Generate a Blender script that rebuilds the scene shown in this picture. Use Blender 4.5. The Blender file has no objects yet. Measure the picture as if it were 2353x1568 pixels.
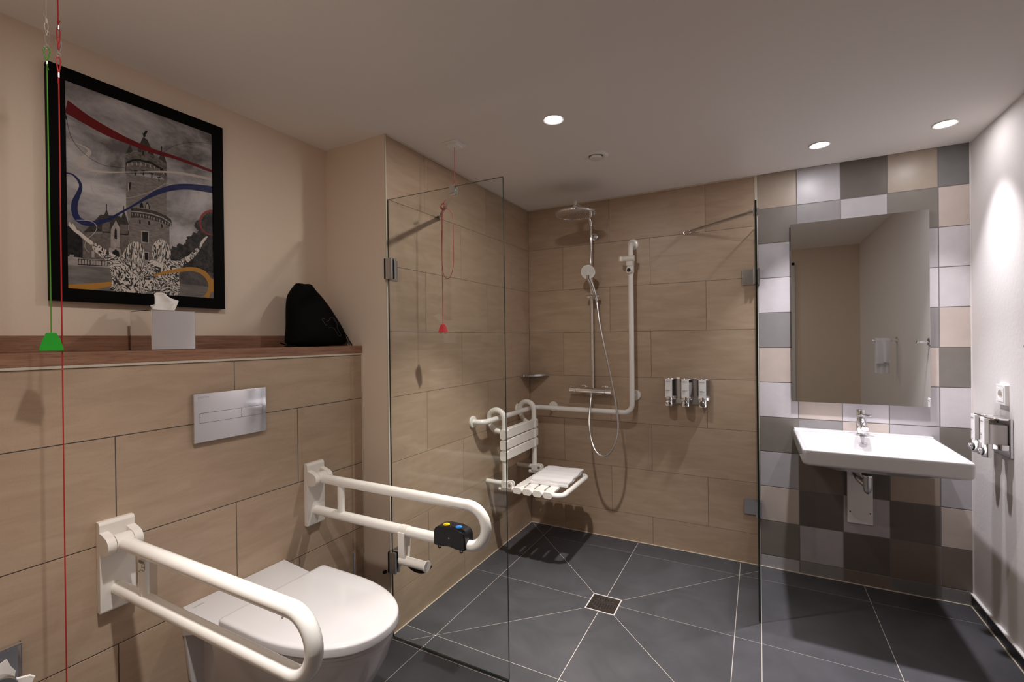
import bpy, bmesh, math, random
from mathutils import Vector, Matrix
from mathutils.geometry import tessellate_polygon

# ------------------------------------------------------------------ camera, world, lamps, exposure
SC = bpy.context.scene
COL = SC.collection
R = math.radians
H = 2.274                       # ceiling height
cam_d = bpy.data.cameras.new('camera')
cam = bpy.data.objects.new('camera', cam_d); COL.objects.link(cam); SC.camera = cam
cam_d.sensor_width = 36.0; cam_d.lens = 36.0 * 1067.2436 / 2353.0; cam_d.clip_start = .01
_y, _p, _r = R(27.9905), R(-0.2285), R(-0.7065)
_F = Vector((-math.sin(_y)*math.cos(_p), math.cos(_y)*math.cos(_p), math.sin(_p)))
_R = Vector((math.cos(_y), math.sin(_y), 0)); _U = _R.cross(_F)
_R2 = _R*math.cos(_r) + _U*math.sin(_r); _U2 = -_R*math.sin(_r) + _U*math.cos(_r)
cam.matrix_world = Matrix(((_R2.x, _U2.x, -_F.x, 1.4808), (_R2.y, _U2.y, -_F.y, -3.0573), (_R2.z, _U2.z, -_F.z, 1.3398), (0, 0, 0, 1)))

wd = bpy.data.worlds.new('world'); SC.world = wd; wd.use_nodes = True
wd.node_tree.nodes['Background'].inputs[0].default_value = (0.02, 0.018, 0.016, 1)
SC.view_settings.view_transform = 'Standard'; SC.view_settings.look = 'None'
SC.view_settings.gamma = 1.0; SC.view_settings.use_curve_mapping = False
SC.view_settings.exposure = 0.0
SC.cycles.use_denoising = True
SC.cycles.max_bounces = 14; SC.cycles.diffuse_bounces = 8; SC.cycles.glossy_bounces = 8
SC.cycles.transparent_max_bounces = 24; SC.cycles.transmission_bounces = 8
SC.cycles.caustics_reflective = False; SC.cycles.caustics_refractive = False
SC.cycles.sample_clamp_indirect = 6.0

# downlights: x, y, watts, rgb, label
LAMPS = [
    (.718, -1.222, (12.5, 6.5), (1.0, .935, .875), 'round recessed downlight glowing over the shower, next to the ceiling pull box'),
    (1.752, -.335, (6.3, 2.0), (.97, .945, 1.0), 'recessed downlight in the ceiling above the left part of the mirror'),
    (2.220, -.326, (3.6, .8), (.97, .945, 1.0), 'recessed downlight in the ceiling corner, right beside the plaster wall'),
    (.62, -2.55, (6.0, 5.8), (1.0, .945, .905), 'recessed downlight in the ceiling near the doorway, lighting the toilet'),
]
def beam(x, y, w, rgb, spread):
    d = bpy.data.lights.new('downlight_beam', 'AREA'); d.energy = w; d.color = rgb
    d.shape = 'DISK'; d.size = .056; d.spread = R(spread)
    o = bpy.data.objects.new('downlight_beam', d); COL.objects.link(o); o.location = (x, y, H - .008)
    return o
# every downlight: a narrow beam inside the wide glow of its diffusing lens
BEAMS = [(beam(l[0], l[1], l[2][0], l[3], 66 if l[0] > 2 else 74), beam(l[0], l[1], l[2][1], l[3], 180)) for l in LAMPS]

# ------------------------------------------------------------------ materials
def mat(name, rgb=(.5,.5,.5), rough=.5, metal=0, coat=0, emit=0, spec=.5, sheen=0):
    m = bpy.data.materials.new(name); m.use_nodes = True
    b = m.node_tree.nodes['Principled BSDF']
    b.inputs['Base Color'].default_value = (*rgb, 1); b.inputs['Roughness'].default_value = rough
    b.inputs['Metallic'].default_value = metal; b.inputs['Coat Weight'].default_value = coat
    b.inputs['Coat Roughness'].default_value = .05
    b.inputs['Specular IOR Level'].default_value = spec
    b.inputs['Sheen Weight'].default_value = sheen
    if emit:
        b.inputs['Emission Color'].default_value = (*rgb, 1); b.inputs['Emission Strength'].default_value = emit
    return m
def nodes(m): return m.node_tree.nodes, m.node_tree.links, m.node_tree.nodes['Principled BSDF']
def noise(m, scale=(1,1,1), freq=8, detail=4, rough=.5, dist=0):
    n, l, b = nodes(m)
    tc = n.new('ShaderNodeTexCoord'); mp = n.new('ShaderNodeMapping'); mp.inputs['Scale'].default_value = scale
    nz = n.new('ShaderNodeTexNoise'); nz.inputs['Scale'].default_value = freq; nz.inputs['Detail'].default_value = detail
    nz.inputs['Roughness'].default_value = rough; nz.inputs['Distortion'].default_value = dist
    l.new(tc.outputs['Object'], mp.inputs['Vector']); l.new(mp.outputs[0], nz.inputs['Vector'])
    return nz, mp
def ramp(m, fac, stops):
    n, l, b = nodes(m)
    r = n.new('ShaderNodeValToRGB'); l.new(fac, r.inputs[0])
    e = r.color_ramp.elements
    while len(e) > 2: e.remove(e[-1])
    while len(e) < len(stops): e.new(.5)
    for k, (p, c) in enumerate(stops): e[k].position = p; e[k].color = (*c, 1)
    return r
def mixc(m, a, b_, fac, mode='MULTIPLY'):
    n, l, b = nodes(m)
    x = n.new('ShaderNodeMix'); x.data_type = 'RGBA'; x.blend_type = mode
    if isinstance(fac, (int, float)): x.inputs[0].default_value = fac
    else: l.new(fac, x.inputs[0])
    l.new(a, x.inputs[6]); l.new(b_, x.inputs[7])
    return x.outputs[2]
def bump(m, h, strength=.2, dist=.001):
    n, l, b = nodes(m)
    bp = n.new('ShaderNodeBump'); bp.inputs['Strength'].default_value = strength; bp.inputs['Distance'].default_value = dist
    l.new(h, bp.inputs['Height']); l.new(bp.outputs[0], b.inputs['Normal'])

def tile_mat(name, lo, hi, rough, scale, speck=.5, var=.12, freq=3.0):
    m = mat(name, hi, rough)
    n, l, b = nodes(m)
    g = n.new('ShaderNodeNewGeometry')
    tc = n.new('ShaderNodeTexCoord')
    off = n.new('ShaderNodeVectorMath'); off.operation = 'MULTIPLY_ADD'
    l.new(tc.outputs['Object'], off.inputs[0]); off.inputs[1].default_value = scale
    sc = n.new('ShaderNodeVectorMath'); sc.operation = 'SCALE'; sc.inputs[0].default_value = (17, 31, 23); l.new(g.outputs['Random Per Island'], sc.inputs['Scale'])
    l.new(sc.outputs[0], off.inputs[2])
    nz = n.new('ShaderNodeTexNoise'); nz.inputs['Scale'].default_value = freq; nz.inputs['Detail'].default_value = 6; nz.inputs['Roughness'].default_value = .62
    nz.inputs['Distortion'].default_value = .6
    l.new(off.outputs[0], nz.inputs['Vector'])
    c1 = ramp(m, nz.outputs[0], [(.3, lo), (.7, hi)])
    fine = n.new('ShaderNodeTexNoise'); fine.inputs['Scale'].default_value = 650; fine.inputs['Detail'].default_value = 2
    l.new(tc.outputs['Object'], fine.inputs['Vector'])
    f = ramp(m, fine.outputs[0], [(.29, (1-speck,)*3), (.35, (1, 1, 1))])
    c = mixc(m, c1.outputs[0], f.outputs[0], 1.0)
    v = ramp(m, g.outputs['Random Per Island'], [(0, (1-var,)*3), (1, (1, 1, 1))])
    c = mixc(m, c, v.outputs[0], 1.0)
    l.new(c, b.inputs['Base Color'])
    bump(m, nz.outputs[0], .15, .002)
    return m
M = {}
M['beige'] = tile_mat('beige_stone_tile', (.425, .305, .212), (.515, .385, .280), .42, (1, 1, 5.5), .30, .10, 4.2)
M['slate_floor'] = tile_mat('dark_floor_tile', (.044, .043, .048), (.078, .075, .085), .58, (1.6, 1.6, 1.6), .5, .12, 2.2)
M['grout_grey'] = mat('grey_grout', (.10, .085, .075), .9)
M['grout_mid'] = mat('mid_grey_grout', (.20, .185, .18), .9)
M['grout_light'] = mat('light_floor_grout', (.55, .50, .46), .8)
M['silicone'] = mat('pale_silicone', (.62, .55, .45), .5)
CT = {'W': (.64, .60, .62), 'L': (.46, .435, .45), 'M': (.28, .265, .262), 'A': (.215, .192, .168), 'G': (.185, .185, .178), 'D': (.135, .115, .10), 'C': (.58, .495, .44), 'T': (.40, .325, .255), 'B': (.20, .155, .13)}
for k, v in CT.items():
    m = mat('glazed_tile_' + k, v, .35); M['ct' + k] = m
    nz, _ = noise(m, (1, 1, 1), 14, 5, .6)
    r = ramp(m, nz.outputs[0], [(.3, tuple(c*.9 for c in v)), (.7, v)]); m.node_tree.links.new(r.outputs[0], m.node_tree.nodes['Principled BSDF'].inputs['Base Color'])
    bump(m, nz.outputs[0], .25, .002)
def plaster(name, rgb):
    m = mat(name, rgb, .85); nz, _ = noise(m, (1, 1, 1), 55, 5, .6); bump(m, nz.outputs[0], .22, .003); return m
M['plaster'] = plaster('warm_white_plaster', (.73, .61, .50))
M['plaster_r'] = plaster('white_plaster', (.74, .70, .68))
M['ceiling'] = mat('ceiling_paint', (.85, .81, .77), .9)
M['dark_skirt'] = mat('black_tile_skirting', (.016, .016, .018), .35)
M['white_pl'] = mat('white_plastic', (.86, .84, .80), .22, coat=.4)
M['cream_pl'] = mat('ivory_plastic', (.78, .74, .69), .28, coat=.3)
M['pure_white'] = mat('white_paint', (.88, .87, .86), .35)
M['ceramic'] = mat('white_ceramic', (.645, .63, .64), .12, coat=.6)
M['chrome'] = mat('chrome', (.86, .86, .87), .06, 1)
M['chrome_s'] = mat('satin_chrome', (.62, .62, .63), .25, 1)
M['steel'] = mat('polished_steel', (.86, .85, .86), .08, 1)
M['drain_frame'] = mat('bright_satin_steel', (.80, .78, .78), .5, .45)
M['dark_steel'] = mat('brushed_dark_steel', (.23, .21, .20), .35, 1)
M['mirror'] = mat('mirror_glass', (.80, .82, .80), .0, 1)
M['black'] = mat('black_plastic', (.006, .006, .008), .4, spec=.3)
M['blackvoid'] = mat('black_hole', (.003, .003, .003), .9)
M['rubber'] = mat('dark_rubber', (.03, .028, .026), .6)
M['red'] = mat('red_cord', (.42, .008, .012), .5)
M['redp'] = mat('red_plastic', (.50, .02, .03), .35)
M['green'] = mat('green_cord', (.06, .28, .01), .5)
M['greenp'] = mat('green_plastic', (.012, .36, .02), .35)
M['wcord'] = mat('clear_cord', (.55, .5, .45), .4)
M['yellow'] = mat('yellow_button', (.85, .60, .01), .35)
M['blue'] = mat('blue_button', (.02, .22, .70), .35)
M['blackframe'] = mat('black_frame', (.0025, .0025, .0025), .5, spec=.05)
M['text_grey'] = mat('grey_print', (.12, .12, .13), .6)
M['text_black'] = mat('black_print', (.01, .01, .01), .6)
M['text_faint'] = mat('faint_print', (.50, .48, .48), .5)
M['paper'] = mat('white_paper', (.80, .77, .74), .8)
M['card'] = mat('grey_card', (.34, .33, .32), .8)
M['fabric'] = mat('black_nylon', (.0022, .0022, .0024), .8, spec=.1)
M['logo'] = mat('grey_outline_print', (.10, .085, .075), .8)
M['lamp'] = mat('lit_lens', (1, .97, .94), .5, emit=28)
M['soap1'] = mat('white_soap', (.70, .64, .62), .3)
M['soap2'] = mat('yellowish_soap', (.68, .60, .46), .3)
M['door_grey'] = mat('grey_frame_paint', (.66, .65, .64), .4)
M['towel'] = mat('white_terry', (.80, .78, .80), .95, sheen=.3)
nz, _ = noise(M['towel'], (1, 1, 1), 420, 2, .7); bump(M['towel'], nz.outputs[0], .6, .003)
def wood():
    m = mat('walnut_wood', (.2, .1, .06), .45); n, l, b = nodes(m)
    nz, mp = noise(m, (14, .9, 14), 4.0, 8, .65, .8)
    r = ramp(m, nz.outputs[0], [(.25, (.19, .088, .052)), (.5, (.29, .145, .088)), (.75, (.38, .21, .135))])
    fn, mp2 = noise(m, (60, 2.5, 60), 9.0, 3, .6)
    f = ramp(m, fn.outputs[0], [(.35, (.55, .55, .55)), (.5, (1, 1, 1))])
    l.new(mixc(m, r.outputs[0], f.outputs[0], .8), b.inputs['Base Color']); bump(m, fn.outputs[0], .15, .001)
    return m
M['wood'] = wood()
def glass(name, tint, rough=.0, fac=1.0):
    m = bpy.data.materials.new(name); m.use_nodes = True; n = m.node_tree.nodes; l = m.node_tree.links; n.clear()
    o = n.new('ShaderNodeOutputMaterial'); mx = n.new('ShaderNodeMixShader'); t = n.new('ShaderNodeBsdfTransparent'); g = n.new('ShaderNodeBsdfGlossy')
    t.inputs[0].default_value = (*tint, 1); g.inputs['Roughness'].default_value = rough
    f = n.new('ShaderNodeLayerWeight'); f.inputs[0].default_value = .5
    pw = n.new('ShaderNodeMath'); pw.operation = 'POWER'; pw.inputs[1].default_value = 5; l.new(f.outputs['Facing'], pw.inputs[0])
    mu = n.new('ShaderNodeMath'); mu.operation = 'MULTIPLY_ADD'; mu.inputs[1].default_value = .92*fac; mu.inputs[2].default_value = .045*fac; l.new(pw.outputs[0], mu.inputs[0])
    l.new(mu.outputs[0], mx.inputs[0]); l.new(t.outputs[0], mx.inputs[1]); l.new(g.outputs[0], mx.inputs[2]); l.new(mx.outputs[0], o.inputs[0])
    return m
M['glass'] = glass('clear_shower_glass', (.955, .972, .962))
M['glass_edge'] = mat('green_glass_edge', (.012, .022, .018), .08)
M['clear_pl'] = glass('clear_plastic', (.86, .86, .86), .05)

# ------------------------------------------------------------------ mesh helpers
class MB:
    """collects shapes, then links them as one mesh object"""
    def __init__(s): s.bm = bmesh.new(); s.mats = []
    def mi(s, m):
        if m not in s.mats: s.mats.append(m)
        return s.mats.index(m)
    def _set(s, n0, m):
        k = s.mi(m)
        s.bm.faces.ensure_lookup_table()
        for f in s.bm.faces[n0:]: f.material_index = k
    def box(s, a, b, m, bev=0, seg=2, rot=None, piv=None):
        t = bmesh.new(); bmesh.ops.create_cube(t, size=1)
        for v in t.verts: v.co = Vector(((v.co.x+.5)*(b[0]-a[0])+a[0], (v.co.y+.5)*(b[1]-a[1])+a[1], (v.co.z+.5)*(b[2]-a[2])+a[2]))
        if bev: bmesh.ops.bevel(t, geom=t.edges[:], offset=bev, segments=seg, profile=.5, affect='EDGES')
        if rot is not None:
            p = Vector(piv) if piv is not None else (Vector(a)+Vector(b))/2
            for v in t.verts: v.co = rot @ (v.co - p) + p
        s.join(t, m)
    def join(s, t, m, mw=None):
        if mw is not None: bmesh.ops.transform(t, matrix=mw, verts=t.verts[:])
        bmesh.ops.recalc_face_normals(t, faces=t.faces[:])
        k = s.mi(m)
        vm = {v: s.bm.verts.new(v.co) for v in t.verts}
        for f in t.faces:
            try: nf = s.bm.faces.new([vm[v] for v in f.verts]); nf.material_index = k; nf.smooth = True
            except ValueError: pass
        t.free()
    def rings(s, rings, m, cap0=True, cap1=True, closed=True):
        t = bmesh.new()
        vs = [[t.verts.new(p) for p in r] for r in rings]
        n = len(vs[0])
        for i in range(len(vs)-1):
            for j in range(n if closed else n-1):
                k = (j+1) % n
                try: t.faces.new([vs[i][j], vs[i][k], vs[i+1][k], vs[i+1][j]])
                except ValueError: pass
        if cap0: t.faces.new(vs[0][::-1])
        if cap1: t.faces.new(vs[-1])
        s.join(t, m)
    def tube(s, pts, r, m, n=16, caps=True, squash=None):
        pts = [Vector(p) for p in pts]
        rr = r if isinstance(r, (list, tuple)) else [r]*len(pts)
        T = []
        for i in range(len(pts)):
            a = pts[max(i-1, 0)]; b = pts[min(i+1, len(pts)-1)]
            T.append((b-a).normalized())
        up = Vector((0, 0, 1)) if abs(T[0].z) < .9 else Vector((1, 0, 0))
        N = (up - T[0]*up.dot(T[0])).normalized()
        rg = []
        for i, p in enumerate(pts):
            if i:
                N = (N - T[i]*N.dot(T[i]))
                N = N.normalized() if N.length > 1e-6 else T[i].orthogonal().normalized()
            B = T[i].cross(N)
            rg.append([p + (N*math.cos(2*math.pi*k/n)*rr[i] + B*math.sin(2*math.pi*k/n)*rr[i]*(squash or 1)) for k in range(n)])
        s.rings(rg, m, caps, caps)
    def lathe(s, prof, o, ax, m, n=32, caps=True):
        o = Vector(o); ax = Vector(ax).normalized(); u = ax.orthogonal().normalized(); w = ax.cross(u)
        s.rings([[o + ax*h + (u*math.cos(2*math.pi*k/n) + w*math.sin(2*math.pi*k/n))*max(r, 1e-5) for k in range(n)] for r, h in prof], m, caps, caps)
    def cyl(s, a, b, r, m, n=24, bev=0):
        a = Vector(a); b = Vector(b); L = (b-a).length
        pr = [(r, 0), (r, L)] if not bev else [(r-bev, 0), (r-bev*.3, bev*.3), (r, bev), (r, L-bev), (r-bev*.3, L-bev*.3), (r-bev, L)]
        s.lathe(pr, a, b-a, m, n)
    def prism(s, poly, o, u, v, depth, m, bev=0, seg=2):
        """polygon (in u,v) extruded by depth along u x v"""
        o = Vector(o); u = Vector(u); v = Vector(v); w = u.cross(v)
        t = bmesh.new()
        a = [t.verts.new(o + u*p[0] + v*p[1]) for p in poly]; b = [t.verts.new(o + u*p[0] + v*p[1] + w*depth) for p in poly]
        n = len(poly)
        t.faces.new(a[::-1]); t.faces.new(b)
        for i in range(n): t.faces.new([a[i], a[(i+1) % n], b[(i+1) % n], b[i]])
        if bev: bmesh.ops.bevel(t, geom=t.edges[:], offset=bev, segments=seg, profile=.5, affect='EDGES')
        s.join(t, m)
    def flat(s, poly, o, u, v, m, off=0):
        o = Vector(o); u = Vector(u); v = Vector(v); w = u.cross(v)
        vs = [s.bm.verts.new(o + u*p[0] + v*p[1] + w*off) for p in poly]; k = s.mi(m)
        for tr in tessellate_polygon([[Vector((p[0], p[1], 0)) for p in poly]]):
            a, b, c = (poly[i] for i in tr)
            if (b[0]-a[0])*(c[1]-a[1])-(b[1]-a[1])*(c[0]-a[0]) < 0: tr = tr[::-1]
            try: nf = s.bm.faces.new([vs[i] for i in tr]); nf.material_index = k
            except ValueError: pass
    def ball(s, c, r, m, sx=1, sy=1, sz=1, seg=20):
        t = bmesh.new(); bmesh.ops.create_uvsphere(t, u_segments=seg, v_segments=seg//2, radius=r)
        for v in t.verts: v.co = Vector((v.co.x*sx+c[0], v.co.y*sy+c[1], v.co.z*sz+c[2]))
        s.join(t, m)
    def text(s, txt, size, o, u, v, m, depth=.0004, bold=False, align='LEFT'):
        c = bpy.data.curves.new('t', 'FONT'); c.body = txt; c.size = size; c.extrude = depth; c.align_x = align
        if bold: c.offset = size*.015
        ob = bpy.data.objects.new('t', c); COL.objects.link(ob)
        dg = bpy.context.evaluated_depsgraph_get(); dg.update()
        me = bpy.data.meshes.new_from_object(ob.evaluated_get(dg))
        u = Vector(u).normalized(); v = Vector(v).normalized(); w = u.cross(v); o = Vector(o)
        mw = Matrix(((u.x, v.x, w.x, o.x), (u.y, v.y, w.y, o.y), (u.z, v.z, w.z, o.z), (0, 0, 0, 1)))
        t = bmesh.new(); t.from_mesh(me); bmesh.ops.transform(t, matrix=mw, verts=t.verts[:])
        k = s.mi(m); vm = {x: s.bm.verts.new(x.co) for x in t.verts}
        for f in t.faces:
            try: nf = s.bm.faces.new([vm[x] for x in f.verts]); nf.material_index = k
            except ValueError: pass
        t.free(); bpy.data.objects.remove(ob); bpy.data.curves.remove(c); bpy.data.meshes.remove(me)
    def build(s, name, parent=None, sharp=35, smooth=True, origin=None):
        me = bpy.data.meshes.new(name)
        o0 = Vector((0, 0, 0))
        if parent is not None: o0 = WORLD[parent.name]
        elif origin is not None: o0 = Vector(origin)
        for v in s.bm.verts: v.co -= o0
        s.bm.to_mesh(me); s.bm.free()
        for m in s.mats: me.materials.append(m)
        if smooth:
            for p in me.polygons: p.use_smooth = True
            me.set_sharp_from_angle(angle=R(sharp))
        else:
            for p in me.polygons: p.use_smooth = False
        o = bpy.data.objects.new(name, me); COL.objects.link(o)
        if smooth:
            wn = o.modifiers.new('weighted_normals', 'WEIGHTED_NORMAL'); wn.keep_sharp = True; wn.weight = 80
        if parent is not None: o.parent = parent
        elif origin is not None: o.location = origin
        WORLD[o.name] = o0.copy()
        return o
WORLD = {}
def tag(o, label=None, cat=None, group=None, kind=None):
    if label: o['label'] = label
    if cat: o['category'] = cat
    if group: o['group'] = group
    if kind: o['kind'] = kind
    return o
def thing(name, loc, label, cat, group=None):
    o = bpy.data.objects.new(name, None); COL.objects.link(o); o.location = loc; o.empty_display_size = .05
    WORLD[o.name] = Vector(loc)
    return tag(o, label, cat, group)
def fillet(pts, r, seg=8):
    """round the corners of a polyline"""
    pts = [Vector(p) for p in pts]; out = [pts[0]]
    rs = r if isinstance(r, (list, tuple)) else [r]*(len(pts)-2)
    for i in range(1, len(pts)-1):
        a = (pts[i-1]-pts[i]).normalized(); b = (pts[i+1]-pts[i]).normalized()
        ang = a.angle(b); d = rs[i-1]/math.tan(ang/2)
        c = pts[i] + (a+b).normalized()*(rs[i-1]/math.sin(ang/2))
        p0 = pts[i]+a*d; p1 = pts[i]+b*d
        v0 = (p0-c); v1 = (p1-c); full = v0.angle(v1); axn = v0.cross(v1).normalized()
        for k in range(seg+1): out.append(c + Matrix.Rotation(full*k/seg, 3, axn) @ v0)
    out.append(pts[-1]); return out
def spline(pts, seg=8):
    P = [Vector(p) for p in pts]; P = [P[0]*2-P[1]] + P + [P[-1]*2-P[-2]]; out = []
    for i in range(1, len(P)-2):
        for k in range(seg):
            t = k/seg; a, b, c, d = P[i-1], P[i], P[i+1], P[i+2]
            out.append(.5*((2*b)+(c-a)*t+(2*a-5*b+4*c-d)*t*t+(3*b-a-3*c+d)*t**3))
    out.append(P[-2]); return out
def rrect(x0, x1, y0, y1, r, n=6):
    out = []
    for cx, cy, a0 in ((x1-r, y1-r, 0), (x0+r, y1-r, 90), (x0+r, y0+r, 180), (x1-r, y0+r, 270)):
        for k in range(n+1):
            a = R(a0+90*k/n); out.append((cx+r*math.cos(a), cy+r*math.sin(a)))
    return out

# ------------------------------------------------------------------ tiled surfaces
def clip(poly, nx, ny, c):
    """keep nx*x+ny*y <= c"""
    out = []
    for i in range(len(poly)):
        a, b = poly[i], poly[(i+1) % len(poly)]
        da = nx*a[0]+ny*a[1]-c; db = nx*b[0]+ny*b[1]-c
        if da <= 0: out.append(a)
        if (da < 0 < db) or (db < 0 < da):
            t = da/(da-db); out.append((a[0]+(b[0]-a[0])*t, a[1]+(b[1]-a[1])*t))
    return out
def inset(poly, d):
    """shrink a convex polygon by d"""
    n = len(poly); area = sum(poly[i][0]*poly[(i+1) % n][1]-poly[(i+1) % n][0]*poly[i][1] for i in range(n))
    if area < 0: poly = poly[::-1]
    out = poly
    for i in range(n):
        a, b = poly[i], poly[(i+1) % n]
        ex, ey = b[0]-a[0], b[1]-a[1]; L = math.hypot(ex, ey)
        if L < 1e-7: continue
        nx, ny = ey/L, -ex/L
        out = clip(out, nx, ny, nx*a[0]+ny*a[1]-d)
        if len(out) < 3: return []
    return out
def tiled(name, o, u, v, polys, grout, gap, cham, base, depth=.04):
    """polys: (polygon, material, gap or None); base: list of grout slabs as polygons"""
    b = MB(); o = Vector(o); u = Vector(u); v = Vector(v); w = u.cross(v)
    for poly in base:
        if len(poly) == 2: poly, gm = poly
        else: gm = grout
        b.prism(poly, o - w*(depth+.0012), u, v, depth, gm)
    for poly, m, g in polys:
        p0 = inset(poly, (g or gap)/2)
        if len(p0) < 3: continue
        p1 = inset(poly, (g or gap)/2+cham)
        if len(p1) != len(p0): p1 = p0
        z0, z1 = -.004, -cham*.45
        rg = [[o+u*p[0]+v*p[1]+w*z0 for p in p0], [o+u*p[0]+v*p[1]+w*z1 for p in p0], [o+u*p[0]+v*p[1] for p in p1]]
        b.rings(rg, m, False, True)
    return tag(b.build(name, smooth=False), kind='structure')
def struct_box(name, a, b_, m, bev=0):
    b = MB(); b.box(a, b_, m, bev); return tag(b.build(name, smooth=False), kind='structure')
def rect(x0, x1, y0, y1): return [(x0, y0), (x1, y0), (x1, y1), (x0, y1)]
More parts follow.
